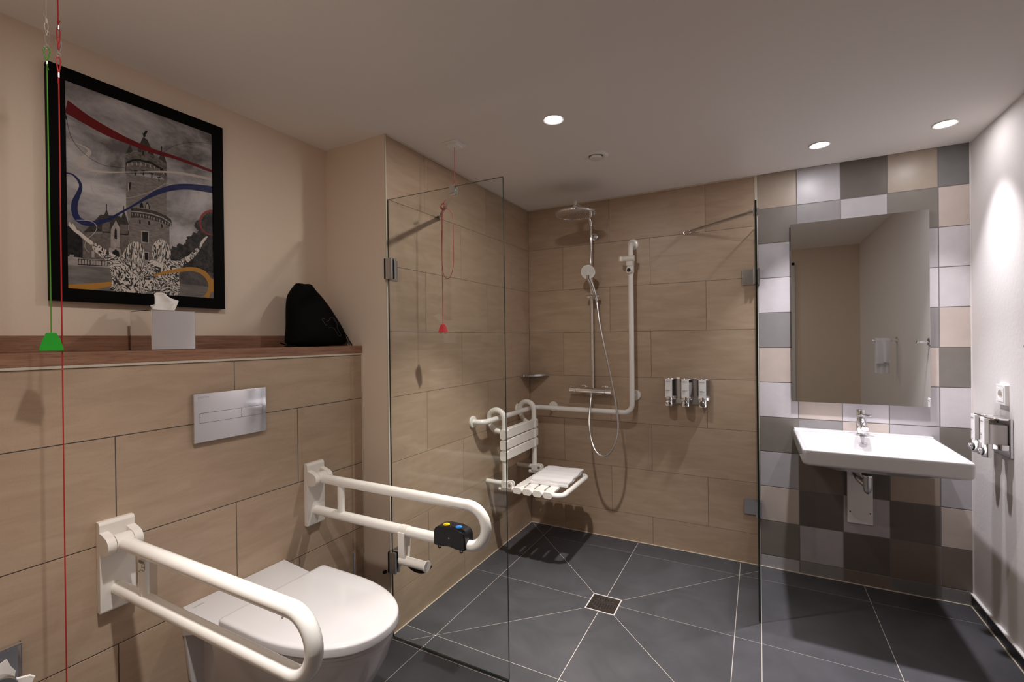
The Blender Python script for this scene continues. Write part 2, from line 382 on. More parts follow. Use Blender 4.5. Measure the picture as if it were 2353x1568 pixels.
ART_POLY=[('trees',[(-50,1860),(50,1840),(170,1710),(290,1580),(370,1480),(370,970),(-60,970)]),
('trees2',[(2750,1440),(2890,1700),(3010,1690),(3080,1860),(3230,1830),(3370,2020),(3380,2180),(3520,2180),(3600,2350),(3780,2360),(3750,2520),(3630,2650),(3710,2830),(3890,2930),(3990,3090),(4190,3300),(4180,920),(3120,870),(2880,1100)]),
('ground',[(-50,700),(1060,760),(3090,840),(4180,920),(4190,10),(-60,-20)]),
('shade',[(3090,920),(4190,970),(4190,420),(3090,450)]),
('stone',[(370,1750),(1620,1940),(1610,1070),(360,940)]),
('slate',[(380,1760),(820,2420),(1330,2490),(1630,1920),(1070,1860),(830,1880)]),
('pale',[(1080,2000),(1220,2330),(1330,2080),(1310,1460),(1070,1420)]),
('ink',[(1170,1720),(1180,2000),(1210,2080),(1240,2010),(1240,1710)]),
('stone',[(860,2210),(1060,2230),(1040,1930),(1020,1830),(1010,1290),(870,1270),(870,1800),(850,1890)]),
('ink',[(860,1890),(1040,1920),(1040,1880),(860,1860)]),
('slate',[(850,2200),(980,2660),(1070,2240)]),
('ink',[(970,2800),(990,2800),(990,2650),(970,2640)]),
('stone',[(1320,2220),(1550,2260),(1540,1930),(1510,1830),(1490,1370),(1350,1350),(1350,1800),(1310,1890)]),
('ink',[(1320,1910),(1540,1940),(1530,1900),(1320,1880)]),
('slate',[(1310,2220),(1440,2710),(1570,2260)]),
('ink',[(1430,2850),(1450,2860),(1450,2700),(1430,2700)]),
('pale',[(1020,1390),(1180,1440),(1330,1410),(1330,1130),(1010,1080)]),
('ink',[(1100,1090),(1110,1280),(1200,1380),(1290,1310),(1310,1130)]),
('pale',[(-50,920),(50,940),(50,1030),(150,1040),(140,930),(1000,960),(1000,800),(-50,720)]),
('ink',[(250,930),(980,970),(980,950),(250,910)]),
('ink',[(240,770),(980,810),(980,790),(240,740)]),
('ink',[(250,920),(270,930),(260,750),(250,750)]),
('ink',[(320,930),(340,930),(330,760),(320,760)]),
('ink',[(390,930),(410,930),(400,760),(390,760)]),
('ink',[(460,930),(480,940),(470,770),(460,770)]),
('ink',[(530,940),(550,940),(550,770),(530,770)]),
('ink',[(610,940),(620,940),(620,780),(600,780)]),
('ink',[(680,950),(690,950),(690,780),(680,780)]),
('ink',[(750,950),(760,950),(760,790),(750,790)]),
('ink',[(820,950),(840,950),(840,790),(820,790)]),
('ink',[(900,960),(910,960),(910,800),(900,800)]),
('ink',[(970,960),(990,960),(980,800),(970,800)]),
('pale',[(580,1220),(650,1230),(650,1030),(580,1020)]),
('tower',[(1520,3960),(2700,4060),(2700,3560),(2710,2850),(2780,2480),(2770,1240),(1590,1070),(1560,2460),(1500,2760),(1510,3360)]),
('crown',[(1480,4520),(1630,4670),(1880,4790),(2150,4830),(2460,4800),(2730,4680),(2740,4050),(2680,4000),(2590,4140),(2250,4140),(1490,3930)]),
('ink',[(1510,4310),(1710,4490),(1990,4590),(2250,4580),(2600,4450),(2690,4300),(2690,4240),(2550,4360),(2250,4500),(1920,4490),(1710,4420),(1530,4240)]),
('slate',[(1510,4590),(1640,4960),(1710,4740),(1630,4670)]),
('ink',[(1640,5110),(1650,5110),(1650,4960),(1630,4950)]),
('slate',[(1850,4850),(2000,5310),(2040,5340),(2150,5290),(2350,4800),(2150,4830),(1870,4780)]),
('stone',[(1970,4870),(2150,4890),(2140,4570),(1950,4550)]),
('ink',[(1990,4850),(2030,4860),(2030,4720),(1990,4710)]),
('ink',[(2020,5400),(2000,5480),(2040,5470),(2090,5600),(2160,5620),(2130,5520),(2080,5430),(2110,5410),(2030,5320)]),
('slate',[(2470,4760),(2570,5040),(2630,4990),(2730,4660),(2600,4720)]),
('ink',[(2550,5220),(2590,5220),(2580,5040),(2560,5040)]),
('ink',[(1570,3650),(1650,3700),(1630,3450),(1580,3380)]),
('pale',[(1560,3640),(1580,3660),(1600,3410),(1560,3350)]),
('ink',[(2040,2920),(2060,3070),(2110,3160),(2160,3090),(2180,2930)]),
('pale',[(2070,2920),(2080,3050),(2110,3100),(2140,3060),(2150,2930)]),
('ink',[(1880,2900),(1900,3030),(1940,3100),(1980,3050),(2000,2920)]),
('balcony',[(1630,2830),(1760,2860),(2020,2890),(2350,2890),(2680,2810),(2840,2700),(2860,2520),(2810,2440),(2560,2530),(2230,2560),(1910,2570),(1630,2500)]),
('pale',[(1640,2700),(1920,2740),(2230,2750),(2560,2700),(2840,2550),(2840,2590),(2560,2740),(2240,2790),(1920,2770),(1640,2730)]),
('pale',[(1660,2660),(1690,2660),(1680,2550)]),
('pale',[(1740,2670),(1770,2670),(1750,2560)]),
('pale',[(1810,2680),(1850,2680),(1830,2570)]),
('pale',[(1890,2690),(1930,2680),(1910,2570)]),
('pale',[(1970,2690),(2010,2690),(1990,2570)]),
('pale',[(2050,2690),(2090,2680),(2070,2570)]),
('pale',[(2130,2680),(2170,2680),(2150,2570)]),
('pale',[(2210,2670),(2250,2670),(2230,2560)]),
('pale',[(2290,2660),(2330,2660),(2310,2550)]),
('pale',[(2380,2650),(2420,2650),(2400,2530)]),
('pale',[(2460,2630),(2500,2630),(2480,2510)]),
('pale',[(2540,2610),(2580,2610),(2560,2490)]),
('pale',[(2630,2590),(2670,2590),(2650,2470)]),
('pale',[(2710,2570),(2760,2560),(2740,2450)]),
('pale',[(2800,2540),(2840,2540),(2820,2420)]),
('pale',[(1550,4300),(1580,4310),(1580,4210),(1550,4200)]),
('pale',[(1680,4360),(1710,4370),(1700,4270),(1670,4260)]),
('pale',[(1800,4410),(1830,4420),(1830,4320),(1800,4310)]),
('pale',[(1930,4450),(1960,4460),(1960,4350),(1930,4340)]),
('pale',[(2060,4470),(2100,4480),(2090,4370),(2060,4360)]),
('pale',[(2200,4470),(2230,4480),(2230,4370),(2200,4360)]),
('pale',[(2330,4450),(2360,4460),(2360,4360),(2330,4350)]),
('pale',[(2470,4410),(2500,4420),(2500,4320),(2470,4310)]),
('pale',[(2610,4360),(2640,4370),(2640,4260),(2600,4250)]),
('ink',[(1730,4120),(1830,4150),(1830,4110),(1800,4100),(1790,3970),(1760,3960),(1760,4090),(1730,4080)]),
('ink',[(1960,4190),(2050,4220),(2050,4180),(2020,4170),(2020,4040),(1990,4030),(1990,4160),(1960,4150)]),
('ink',[(2210,4170),(2310,4200),(2310,4160),(2280,4150),(2270,4010),(2240,4010),(2240,4140),(2210,4130)]),
('ink',[(2430,4110),(2530,4140),(2530,4110),(2490,4100),(2490,3960),(2460,3950),(2460,4090),(2420,4080)]),
('pale',[(1920,2130),(2150,2160),(2140,1730),(1910,1720)]),
('ink',[(1950,2100),(2120,2120),(2110,1760),(1950,1760)]),
('ink',[(1860,2480),(1910,2480),(1910,2360),(1870,2350)]),
('ink',[(2120,2500),(2180,2500),(2180,2380),(2130,2380)]),
('ink',[(2520,2490),(2570,2480),(2560,2350),(2520,2360)]),
('pale',[(1990,1430),(2140,1440),(2130,1150),(1990,1140)]),
('ink',[(2010,1400),(2110,1410),(2110,1160),(2010,1160)])]
ART_RIBBON=[('red',[(-20,5540,205),(540,5300,158),(1110,5130,137),(1630,5040,95),(2260,4970,79),(3080,4970,58),(4220,4880,53)]),
('cream',[(-30,4420,8),(260,4480,15),(470,4430,25),(570,4330,47),(470,4150,58),(320,3960,79),(390,3800,63),(670,3770,42),(1090,3850,26),(1700,4050,13),(2710,4370,32),(3450,4500,44),(4220,4560,55)]),
('blue',[(-40,3490,15),(150,3490,25),(290,3350,34),(340,3180,42),(290,2960,55),(200,2670,74),(180,2420,79),(240,2190,84),(380,2090,89),(560,2080,79),(790,2170,63),(1060,2330,47),(1310,2570,32),(1610,2840,29),(2030,3230,42),(2350,3510,74),(2590,3680,82),(2940,3880,95),(3440,4050,103),(4210,4170,131)]),
('ink',[(20,5300,5),(80,4820,5),(220,4460,5),(520,4170,5),(900,4030,5),(1290,4080,5),(1470,4130,5)]),
('ink',[(2230,4680,4),(2600,5010,5),(2960,5380,5),(3340,5620,5),(3730,5790,5),(4220,5920,5)]),
('cream',[(780,3750,4),(620,3450,5),(610,3190,5),(770,3020,5),(1180,3040,5),(1500,3120,6),(1920,3340,6),(2250,3560,6),(2680,3950,5)]),
('cream',[(220,2110,6),(470,2160,9),(650,2120,9),(720,1980,9),(640,1780,8),(460,1540,7),(420,1310,6),(530,1150,5)]),
('brick',[(4210,3360,47),(3970,3190,40),(3820,2910,37),(3840,2650,37),(3980,2480,29),(4190,2420,23)]),
('ochre',[(-60,40,65),(360,80,84),(730,140,95),(1090,250,63)])]
ART_PEOPLE=[('skin',[(40,2020),(60,2030),(100,1940),(130,2010),(180,1930),(240,1800),(290,1800),(460,1630),(640,1510),(590,1390),(430,1510),(290,1670),(220,1700),(90,1830),(30,1920)]),
('shirt',[(590,1430),(680,1510),(820,1400),(1010,1290),(1180,1180),(1350,1130),(1510,1060),(1680,790),(1950,880),(2060,1040),(2210,610),(2140,300),(2070,0),(1780,0),(990,-10),(1110,230),(1040,780),(980,940),(740,1130),(600,1290)]),
('hair',[(1350,1180),(1470,1440),(1570,1620),(1700,1720),(1820,1730),(1940,1640),(1990,1450),(1990,1150),(1950,880),(1810,660),(1710,800),(1580,830),(1510,1060)]),
('shirt',[(2000,910),(2130,1150),(2260,1190),(2560,1060),(2790,1240),(3030,1250),(3240,1410),(3490,1610),(3620,1790),(3770,1930),(3850,1910),(3720,1650),(3410,1280),(3220,1120),(3090,970),(3040,760),(3090,400),(3080,10),(2600,0),(2180,0),(2090,300),(2010,660)]),
('hair',[(2220,1390),(2240,1640),(2330,1830),(2490,1950),(2640,1910),(2760,1750),(2810,1500),(2790,1270),(2700,1100),(2560,1060),(2390,1160),(2260,1220)]),
('skin',[(3770,1930),(3810,2070),(3960,2290),(4100,2370),(4010,2210),(3870,2000),(3850,1900)])]
ART_TOP=[('ochre',[(2270,640,29),(2650,800,53),(3120,940,68),(3480,1020,79),(3810,980,89),(4040,800,95),(4130,550,63),(4110,280,63),(4030,80,84),(3950,-10,95)])]

# ------------------------------------------------------------------ the room
XR = 2.401; YF = -2.87; XW = -.161; XN = -.388; YP = -1.467; XS = 1.466
# floor: 60 cm tiles; the shower field falls to the drain along four diagonal cuts
fl = []
DC = (.779, -.789)
def diag(polys, p, q):
    """cut polygons along the ray p->q's line where it crosses them"""
    nx, ny = q[1]-p[1], -(q[0]-p[0]); c = nx*p[0]+ny*p[1]; out = []
    L = math.hypot(nx, ny); nx /= L; ny /= L; c /= L
    for g in polys:
        a = clip(g, nx, ny, c); b_ = clip(g, -nx, -ny, -c)
        for x in (a, b_):
            if len(x) >= 3:
                ar = abs(sum(x[i][0]*x[(i+1) % len(x)][1]-x[(i+1) % len(x)][0]*x[i][1] for i in range(len(x))))/2
                if ar > 1e-5: out.append(x)
    return out
gx = [0, .172, .774, 1.373, 1.48]; gy = [0, -.168, -.772, -1.371, -1.48]
for i in range(4):
    for j in range(4):
        g = [rect(gx[i], gx[i+1], gy[j+1], gy[j])]
        side = (i >= 2, j >= 2)
        end = {(False, False): (.172, -.168), (True, False): (1.373, -.168), (False, True): (.172, -1.371), (True, True): (1.373, -1.371)}[side]
        if (i in (0, 3)) == (j in (0, 3)):
            g = diag(g, DC, end)
        for x in g:
            fl.append((x, M['slate_floor'], None))
for x0, x1 in ((1.48, 1.965), (1.965, XR)):
    for y0, y1 in ((-.168, 0), (-.772, -.168), (-1.371, -.772), (-1.48, -1.371)):
        fl.append((rect(x0, x1, y0, y1), M['slate_floor'], None))
for x0, x1 in ((-.43, .172), (.172, .774), (.774, 1.373), (1.373, 1.965), (1.965, XR)):
    for y0, y1 in ((-1.972, -1.48), (-2.573, -1.972), (-3.174, -2.573), (-3.775, -3.174), (-4.3, -3.775)):
        fl.append((rect(x0, x1, y0, y1), M['slate_floor'], None))
tiled('floor', (0, 0, 0), (1, 0, 0), (0, 1, 0), fl, M['grout_light'], .003, .0005, [rect(-.44, XR+.04, -4.3, .04)])

b = MB(); b.box((-.44, -4.3, H), (XR+.04, .04, H+.05), M['ceiling']); tag(b.build('ceiling', smooth=False), kind='structure')

zr = [0] + [.1808+.3*k for k in range(7)] + [H]
def beige(rows, joints, end0, end1, g=.0020):
    out = []
    for k in range(len(rows)-1):
        js = [end0] + [j for j in joints[k % 2] if end0+.01 < j < end1-.01] + [end1]
        for a, c in zip(js, js[1:]): out.append((rect(a, c, rows[k], rows[k+1]), M['beige'], g))
    return out
# back wall: beige part and chequered part are one wall
bw = beige(zr, [[.267, .868], [.602, 1.199]], 0, XS)
cx = [1.48, 1.674, 1.877, 2.078, 2.279, XR]
cz = [0] + [.0727+.2*k for k in range(11)] + [H]
rowsC = ['LMBGM', 'ALDBB', 'CDLDC', 'LBDTL', 'AMCLA', 'WCWLW', 'CLLCA', 'MWWMC', 'WWWWW', 'LLLLW', 'AMLAC', 'TLDTG']
for r_ in range(12):
    for c_ in range(5):
        bw.append((rect(cx[c_], cx[c_+1], cz[r_], cz[r_+1]), M['ct'+rowsC[r_][c_]], .0045))
# u x v must point out of the wall (towards -y): u = +x, v = +z gives -y
tiled('wall_back', (0, 0, 0), (1, 0, 0), (0, 0, 1), bw, M['grout_grey'], .002, .0006, [(rect(-.02, XS+.007, 0, H), M['grout_grey']), (rect(XS+.007, XR+.03, 0, H), M['grout_mid'])])
bl = beige(zr, [[-.873, -.271], [-1.192, -.594]], YP+.006, 0)
# u = +y, v = +z gives +x
tiled('wall_left', (0, 0, 0), (0, 1, 0), (0, 0, 1), bl, M['grout_grey'], .002, .0006, [rect(YP, 0, 0, H)])
zw = [0, .173, .473, .773, 1.073, 1.276]
wl = beige(zw, [[-2.67, -2.067, -1.464], [-2.414, -1.815]], YF, YP, .0030)
tiled('wall_toilet', (XW, 0, 0), (0, 1, 0), (0, 0, 1), wl, M['grout_grey'], .0035, .0006, [rect(YF, YP, 0, 1.276)], .2)
struct_box('wall_niche', (XN-.05, YF-.1, 0), (XN, YP, H), M['plaster'])
struct_box('wall_pier', (XN-.05, YP, 0), (-.0415, YP+.06, H), M['plaster'])
b = MB(); b.box((-.0415, YP-.0005, 0), (-.0005, YP+.0045, H), M['plaster']); tag(b.build('trim_1', smooth=False), kind='structure')
b = MB(); b.box((-.006, YP-.002, 0), (.0012, YP+.005, H), M['silicone'], .0008); tag(b.build('trim_2', smooth=False), kind='structure')
struct_box('wall_right', (XR, YF, 0), (XR+.05, 0, H), M['plaster_r'])
# front wall with the doorway the picture is taken through
DX0, DX1, DZ = .62, 1.83, 2.13
b = MB()
b.box((XN, YF-.1, 0), (DX0, YF, H), M['plaster']); b.box((DX1, YF-.1, 0), (XR+.05, YF, H), M['plaster']); b.box((DX0, YF-.1, DZ), (DX1, YF, H), M['plaster'])
tag(b.build('wall_front', smooth=False), kind='structure')
b = MB()
b.box((DX1-.03, YF-.12, 0), (DX1+.0, YF+.012, DZ), M['door_grey'], .002); b.box((DX0, YF-.12, 0), (DX0+.03, YF+.012, DZ), M['door_grey'], .002)
b.box((DX0, YF-.12, DZ-.03), (DX1, YF+.012, DZ), M['door_grey'], .002)
tag(b.build('door_1', smooth=False), kind='structure')
b = MB()
b.box((XN-.05, -4.35, 0), (XR+.05, -4.3, H), M['plaster']); b.box((XN-.05, -4.3, 0), (XN, YF-.1, H), M['plaster']); b.box((XR, -4.3, 0), (XR+.05, YF-.1, H), M['plaster'])
tag(b.build('wall_hall', smooth=False), kind='structure')
# skirting on the plaster wall, silicone lines
b = MB(); b.box((XR-.011, YF, 0), (XR, -.001, .058), M['dark_skirt'], .001)
for y in (-.168, -.772, -1.371, -1.972, -2.573): b.box((XR-.0115, y-.001, .002), (XR-.0105, y+.001, .057), M['silicone'])
tag(b.build('baseboard_right', smooth=False), kind='structure')
b = MB(); b.box((XR-.014, YF, .058), (XR, -.001, .066), M['pure_white'], .002); b.box((XR-.016, YF, 0), (XR-.0105, -.003, .006), M['silicone'], .001)
tag(b.build('trim_3', smooth=False), kind='structure')
b = MB(); b.box((0, -.005, 0), (XR-.016, -.0002, .0055), M['silicone'], .0015); b.box((.0002, YP, 0), (.005, 0, .0055), M['silicone'], .0015)
tag(b.build('trim_4', smooth=False), kind='structure')
b = MB(); b.box((0, -.007, H-.007), (XS, -.0002, H), M['silicone'], .002); b.box((.0002, YP, H-.007), (.008, 0, H), M['silicone'], .002)
tag(b.build('trim_5', smooth=False), kind='structure')
b = MB(); b.box((XS-.001, -.003, 0), (1.4805, .001, H), M['silicone'], .001); tag(b.build('trim_6', smooth=False), kind='structure')
b = MB(); b.box((XR-.006, -.0035, .06), (XR, .0, H), M['plaster_r'], .001); tag(b.build('trim_7', smooth=False), kind='structure')
b = MB(); b.box((XW-.05, YF, 1.276), (XW+.004, YP, 1.284), M['silicone'], .001); b.box((XW+.0, YP-.006, 0), (XW+.003, YP, 1.276), M['silicone'], .0005)
tag(b.build('trim_8', smooth=False), kind='structure')

# ------------------------------------------------------------------ ceiling fittings
lamp0 = []
for k, (x, y, w, rgb, label) in enumerate(LAMPS):
    t = thing('downlight', (x, y, H), label, 'ceiling light', 'recessed ceiling downlights')
    b = MB(); b.lathe([(.036, -.0005), (.0445, -.001), (.0455, -.004), (.043, -.006), (.036, -.004), (.0352, -.0005)], (x, y, H+.0005), (0, 0, 1), M['pure_white'], 48, False); b.build('trim_ring', t)
    b = MB(); b.lathe([(.0355, -.002), (.0355, -.0035), (.030, -.0052), (.0, -.006)], (x, y, H), (0, 0, 1), M['lamp'], 48, True); b.build('lens', t)
t = thing('ceiling_vent', (.754, -.752, H), 'round white disc valve vent in the ceiling behind the shower downlight', 'vent')
b = MB(); b.lathe([(.034, -.0005), (.040, -.008), (.050, -.011), (.060, -.007), (.0635, -.002), (.0635, 0)], (.754, -.752, H), (0, 0, 1), M['pure_white'], 48, False); b.build('outer_ring', t)
b = MB(); b.lathe([(.036, -.0008), (.036, -.002)], (.754, -.752, H), (0, 0, 1), M['rubber'], 40); b.build('dark_gap', t)
b = MB(); b.lathe([(.028, -.002), (.0325, -.010), (.033, -.014), (.031, -.018), (.012, -.020), (0, -.020)], (.754, -.752, H), (0, 0, 1), M['cream_pl'], 48); b.build('centre_disc', t)
struct = None

# ------------------------------------------------------------------ alarm pull with box on the ceiling
def bell(b, c, w, h, m, m2=None, dirx=(1, 0, 0)):
    """stepped pull bell, wide front and back, c = top centre"""
    c = Vector(c); u = Vector(dirx).normalized(); v = Vector((0, 0, 1)); d = .5*w
    prof = [(-.5*w, -h), (.5*w, -h), (.48*w, -h*.90), (.36*w, -h*.40), (.33*w, -h*.30), (.25*w, -h*.28), (.24*w, -h*.06), (.20*w, 0),
            (-.20*w, 0), (-.24*w, -h*.06), (-.25*w, -h*.28), (-.33*w, -h*.30), (-.36*w, -h*.40), (-.48*w, -h*.90)]
    wv = u.cross(v)
    b.prism(prof, c - wv*d/2, u, v, d, m, .0022, 2)
CX, CY = .208, -1.222
t = thing('alarm_pull_cord', (CX, CY, H), 'red pull cord with bell looped over the chrome glass brace below a white ceiling box', 'alarm cord')
b = MB(); b.box((CX-.043, CY-.043, H-.007), (CX+.043, CY+.043, H), M['pure_white'], .002); b.box((CX-.029, CY-.029, H-.017), (CX+.029, CY+.029, H-.006), M['pure_white'], .003)
sw = b.build('ceiling_box', t)
b = MB()
b.tube([(CX, CY, H-.016), (CX-.001, CY-.001, 2.16), (.205, -1.226, 2.08)], .0013, M['red'], 8)
b.tube([(.205, -1.226, 2.085), (.2045, -1.2265, 2.065)], .003, M['red'], 8); b.tube([(.205, -1.226, 2.082), (.213, -1.232, 2.097)], .0012, M['red'], 6)
# down behind the brace, three turns round it, one long loop, then the free end with the bell
ba = Vector((.0, -1.075, 1.985)); bb = Vector((.374, -1.478, 1.969)); bd = (bb-ba).normalized()
def bar_at(s): return ba + (bb-ba)*s
side = bd.cross(Vector((0, 0, 1))).normalized()
pts = [Vector((.205, -1.226, 2.08)), Vector((.200, -1.228, 2.03)), bar_at(.47)+Vector((0, 0, .018))]
for k in range(0, 42):
    a = 2*math.pi*k/16; s_ = .44 - .0014*k
    pts.append(bar_at(s_) + Vector((0, 0, 1))*math.cos(a)*.0138 + side*math.sin(a)*.0138)
b.tube(pts, .0013, M['red'], 8)
p0 = bar_at(.46)
loop = spline([p0+Vector((.012, -.010, -.012)), (.206, -1.246, 1.93), (.213, -1.248, 1.80), (.212, -1.248, 1.70), (.196, -1.248, 1.645), (.178, -1.248, 1.632), (.158, -1.248, 1.645), (.147, -1.248, 1.70), (.148, -1.248, 1.82), (.155, -1.247, 1.96)], 8)
b.tube(loop, .0013, M['red'], 8)
b.tube(spline([(.150, -1.245, 1.972), (.146, -1.247, 1.9), (.1455, -1.248, 1.7), (.146, -1.248, 1.5), (.146, -1.248, 1.415)], 6), .0013, M['red'], 8)
b.build('cord', t)
b = MB(); bell(b, (.146, -1.248, 1.416), .046, .040, M['redp'], dirx=(.806, .593, 0)); hb = b.build('red_bell', t)
for sx in (-1, 1):
    b = MB(); b.ball((.146+sx*.011*.806, -1.248+sx*.011*.593, 1.374), .007, M['clear_pl'], 1, 1, .8); b.build('clear_foot', hb)

# the two pulls hanging near the camera: their ceiling boxes are above the frame
def hook(b, x, y, z, m):
    q = lambda h, v: Vector((x, y, z+v)) + VR*h
    b.tube(spline([q(-.0045, .028), q(0, .033), q(.0055, .027), q(.0035, .008), q(.0005, -.002), q(-.002, .008), q(-.0050, .027)], 6), .0012, m, 8)
    b.tube(spline([q(0, 0), q(.0042, -.005), q(.001, -.0105), q(-.0040, -.006), q(0, 0)], 6), .0012, m, 8)
    b.tube([q(.0042, .024), q(.0005, .004)], .0007, m, 6)
VR = Vector((.3, .954, 0))
def eye(b, c, w, h, r, m, up=1):
    """teardrop loop of cord"""
    c = Vector(c)
    b.tube(spline([c, c+VR*w*.5*.6+Vector((0, 0, up*h*.4)), c+VR*w*.5+Vector((0, 0, up*h*.8)), c+Vector((0, 0, up*h)), c-VR*w*.5+Vector((0, 0, up*h*.8)), c-VR*w*.5*.6+Vector((0, 0, up*h*.4)), c], 8), r, m, 8)
t = thing('green_pull_cord', (-.041, -2.584, H), 'green pull cord with stepped green bell, hanging in front of the picture frame edge', 'pull cord', 'pull cords by the doorway')
gx_, gy_ = -.043, -2.584
b = MB(); b.box((gx_-.04, gy_-.07, H-.012), (gx_+.04, gy_+.008, H), M['pure_white'], .003); b.build('ceiling_box', t)
b = MB(); b.tube([(gx_, gy_, H-.01), (gx_, gy_, 2.133)], .0008, M['wcord'], 6); eye(b, (gx_, gy_, 2.092), .0065, .032, .0008, M['wcord'], 1); b.tube([(gx_, gy_, 2.092), (gx_, gy_, 2.098)], .002, M['wcord'], 6)
b.tube([(gx_, gy_, 2.133), (gx_-.009, gy_-.004, 2.148)], .0007, M['wcord'], 6); b.box((gx_-.0022, gy_-.0022, 2.122), (gx_+.0022, gy_+.0022, 2.134), M['wcord'], .0006)
b.build('clear_line', t)
b = MB(); hook(b, gx_, gy_, 2.072, M['chrome']); b.build('snap_hook', t)
b = MB(); eye(b, (gx_, gy_, 2.028), .011, .036, .0013, M['green'], 1); b.tube([(gx_, gy_, 2.03), (gx_, gy_, 1.8), (gx_, gy_, 1.368)], .0013, M['green'], 8); b.tube([(gx_+.001, gy_, 2.024), (gx_+.004, gy_+.001, 2.008)], .0012, M['green'], 6)
c_ = b.build('cord', t)
b = MB(); b.cyl((gx_, gy_, 2.020), (gx_, gy_, 2.030), .0020, M['chrome_s'], 10); b.build('crimp_sleeve', c_)
b = MB(); bell(b, (gx_, gy_, 1.369), .044, .044, M['greenp'], dirx=VR); b.build('green_bell', t)
t = thing('red_pull_cord', (-.033, -2.566, H), 'long red pull cord nearest the doorway, running down past the frame to the floor', 'pull cord', 'pull cords by the doorway')
rx_, ry_ = -.041, -2.566
b = MB(); b.box((rx_-.032, ry_-.008, H-.012), (rx_+.048, ry_+.07, H), M['pure_white'], .003); b.build('ceiling_box', t)
b = MB(); b.tube([(rx_+.008, ry_, H-.01), (rx_+.010, ry_, 2.115)], .0015, M['red'], 8); eye(b, (rx_+.01, ry_, 2.065), .006, .055, .0014, M['red'], 1); b.ball((rx_+.014, ry_, 2.133), .0028, M['red'])
b.tube(spline([(rx_+.008, ry_, 2.01), (rx_+.005, ry_, 1.6), (rx_+.002, ry_, 1.2), (rx_-.001, ry_, .8), (rx_-.004, ry_, .25)], 6), .0014, M['red'], 8)
eye(b, (rx_+.008, ry_, 2.005), .0075, .042, .0015, M['red'], 1); b.tube([(rx_+.007, ry_, 2.003), (rx_+.002, ry_, 1.985)], .0013, M['red'], 6)
c_ = b.build('cord', t)
b = MB(); b.cyl((rx_+.008, ry_, 1.997), (rx_+.008, ry_, 2.008), .0022, M['chrome_s'], 10); b.build('crimp_sleeve', c_); b = MB(); b.cyl((rx_+.011, ry_, 2.113), (rx_+.0115, ry_, 2.123), .0022, M['chrome_s'], 10); b.build('crimp_sleeve', c_)
b = MB(); hook(b, rx_+.009, ry_, 2.059, M['chrome_s']); b.build('snap_hook', t)
b = MB(); bell(b, (rx_-.004, ry_, .252), .044, .044, M['redp'], dirx=VR); b.build('red_bell', t)

# ------------------------------------------------------------------ glass panels
def panel(name, a, b_, normal, label, th=.008, top=1.973):
    t = thing(name, ((a[0]+b_[0])/2, (a[1]+b_[1])/2, .006), label, 'shower screen', 'frameless glass shower panels')
    b = MB(); a = Vector((*a, .006)); b2 = Vector((*b_, .006)); nrm = Vector(normal)*th/2
    z = Vector((0, 0, top-.006))
    P = [a-nrm, b2-nrm, b2+nrm, a+nrm]; Q = [p+z for p in P]
    t_ = bmesh.new(); v = [t_.verts.new(p) for p in P+Q]
    fs = [t_.faces.new([v[i] for i in q]) for q in ((0, 1, 5, 4), (1, 2, 6, 5), (2, 3, 7, 6), (3, 0, 4, 7), (4, 5, 6, 7), (3, 2, 1, 0))]
    bmesh.ops.recalc_face_normals(t_, faces=t_.faces[:])
    k1, k2 = b.mi(M['glass']), b.mi(M['glass_edge'])
    vm = {x: b.bm.verts.new(x.co) for x in t_.verts}
    for i, f in enumerate(fs):
        nf = b.bm.faces.new([vm[x] for x in f.verts]); nf.material_index = k1 if i in (0, 2) else k2
    t_.free(); b.build('glass_pane', t, smooth=False)
    return t
gl = panel('glass_panel', (.014, -1.471), (.607, -1.471), (0, 1, 0), 'clear glass shower panel fixed to the plaster pier, nearest the toilet')
gr = panel('glass_panel', (1.473, -.010), (1.473, -.615), (1, 0, 0), 'clear glass shower panel seen edge-on, between the shower and the washbasin')
def hinge(par, o, along, out, z, bk=.075):
    """clamp hinge: plates on the glass and on the wall. along: into the glass, out: glass normal"""
    o = Vector(o); al = Vector(along); ou = Vector(out)
    def bx(b, a0, a1, c0, c1, z0, z1, m):
        b.prism([(a0, z0), (a1, z0), (a1, z1), (a0, z1)], o+ou*c0 if al.cross(Vector((0, 0, 1))).dot(ou) > 0 else o+ou*c1, al, (0, 0, 1), c1-c0, m, .0012)
    b = MB(); bx(b, -.006, .050, .0045, .0145, z-.045, z+.045, M['chrome_s']); bx(b, -.006, .050, -.0145, -.0045, z-.045, z+.045, M['chrome_s'])
    bx(b, -.012, .004, -.008, .008, z-.045, z+.045, M['chrome'])
    h = b.build('hinge', par)
    b = MB(); b.prism([(-.030, z-.045), (bk, z-.045), (bk, z+.045), (-.030, z+.045)], o-al*.010 + (ou*0), ou if ou.cross(Vector((0, 0, 1))).dot(al) > 0 else -ou, (0, 0, 1), .006, M['chrome_s'], .0012)
    b.build('wall_plate', h)
    return h
for z in (1.662, .345):
    b = MB(); b.box((.001, -1.487, z-.047), (.045, -1.4765, z+.047), M['chrome_s'], .0015); b.box((.001, -1.4655, z-.047), (.045, -1.455, z+.047), M['chrome_s'], .0015)
    b.box((.0005, -1.487, z-.047), (.012, -1.455, z+.047), M['chrome_s'], .0015)
    h_ = b.build('hinge', gl)
    b = MB(); b.box((.0004, -1.487, z-.047), (.0045, -1.40, z+.047), M['chrome_s'], .0015); b.build('wall_plate', h_)
b = MB(); b.cyl((-.012, -1.485, .300), (-.012, -1.500, .300), .008, M['black'], 20, .002); b.build('door_stop', gl)
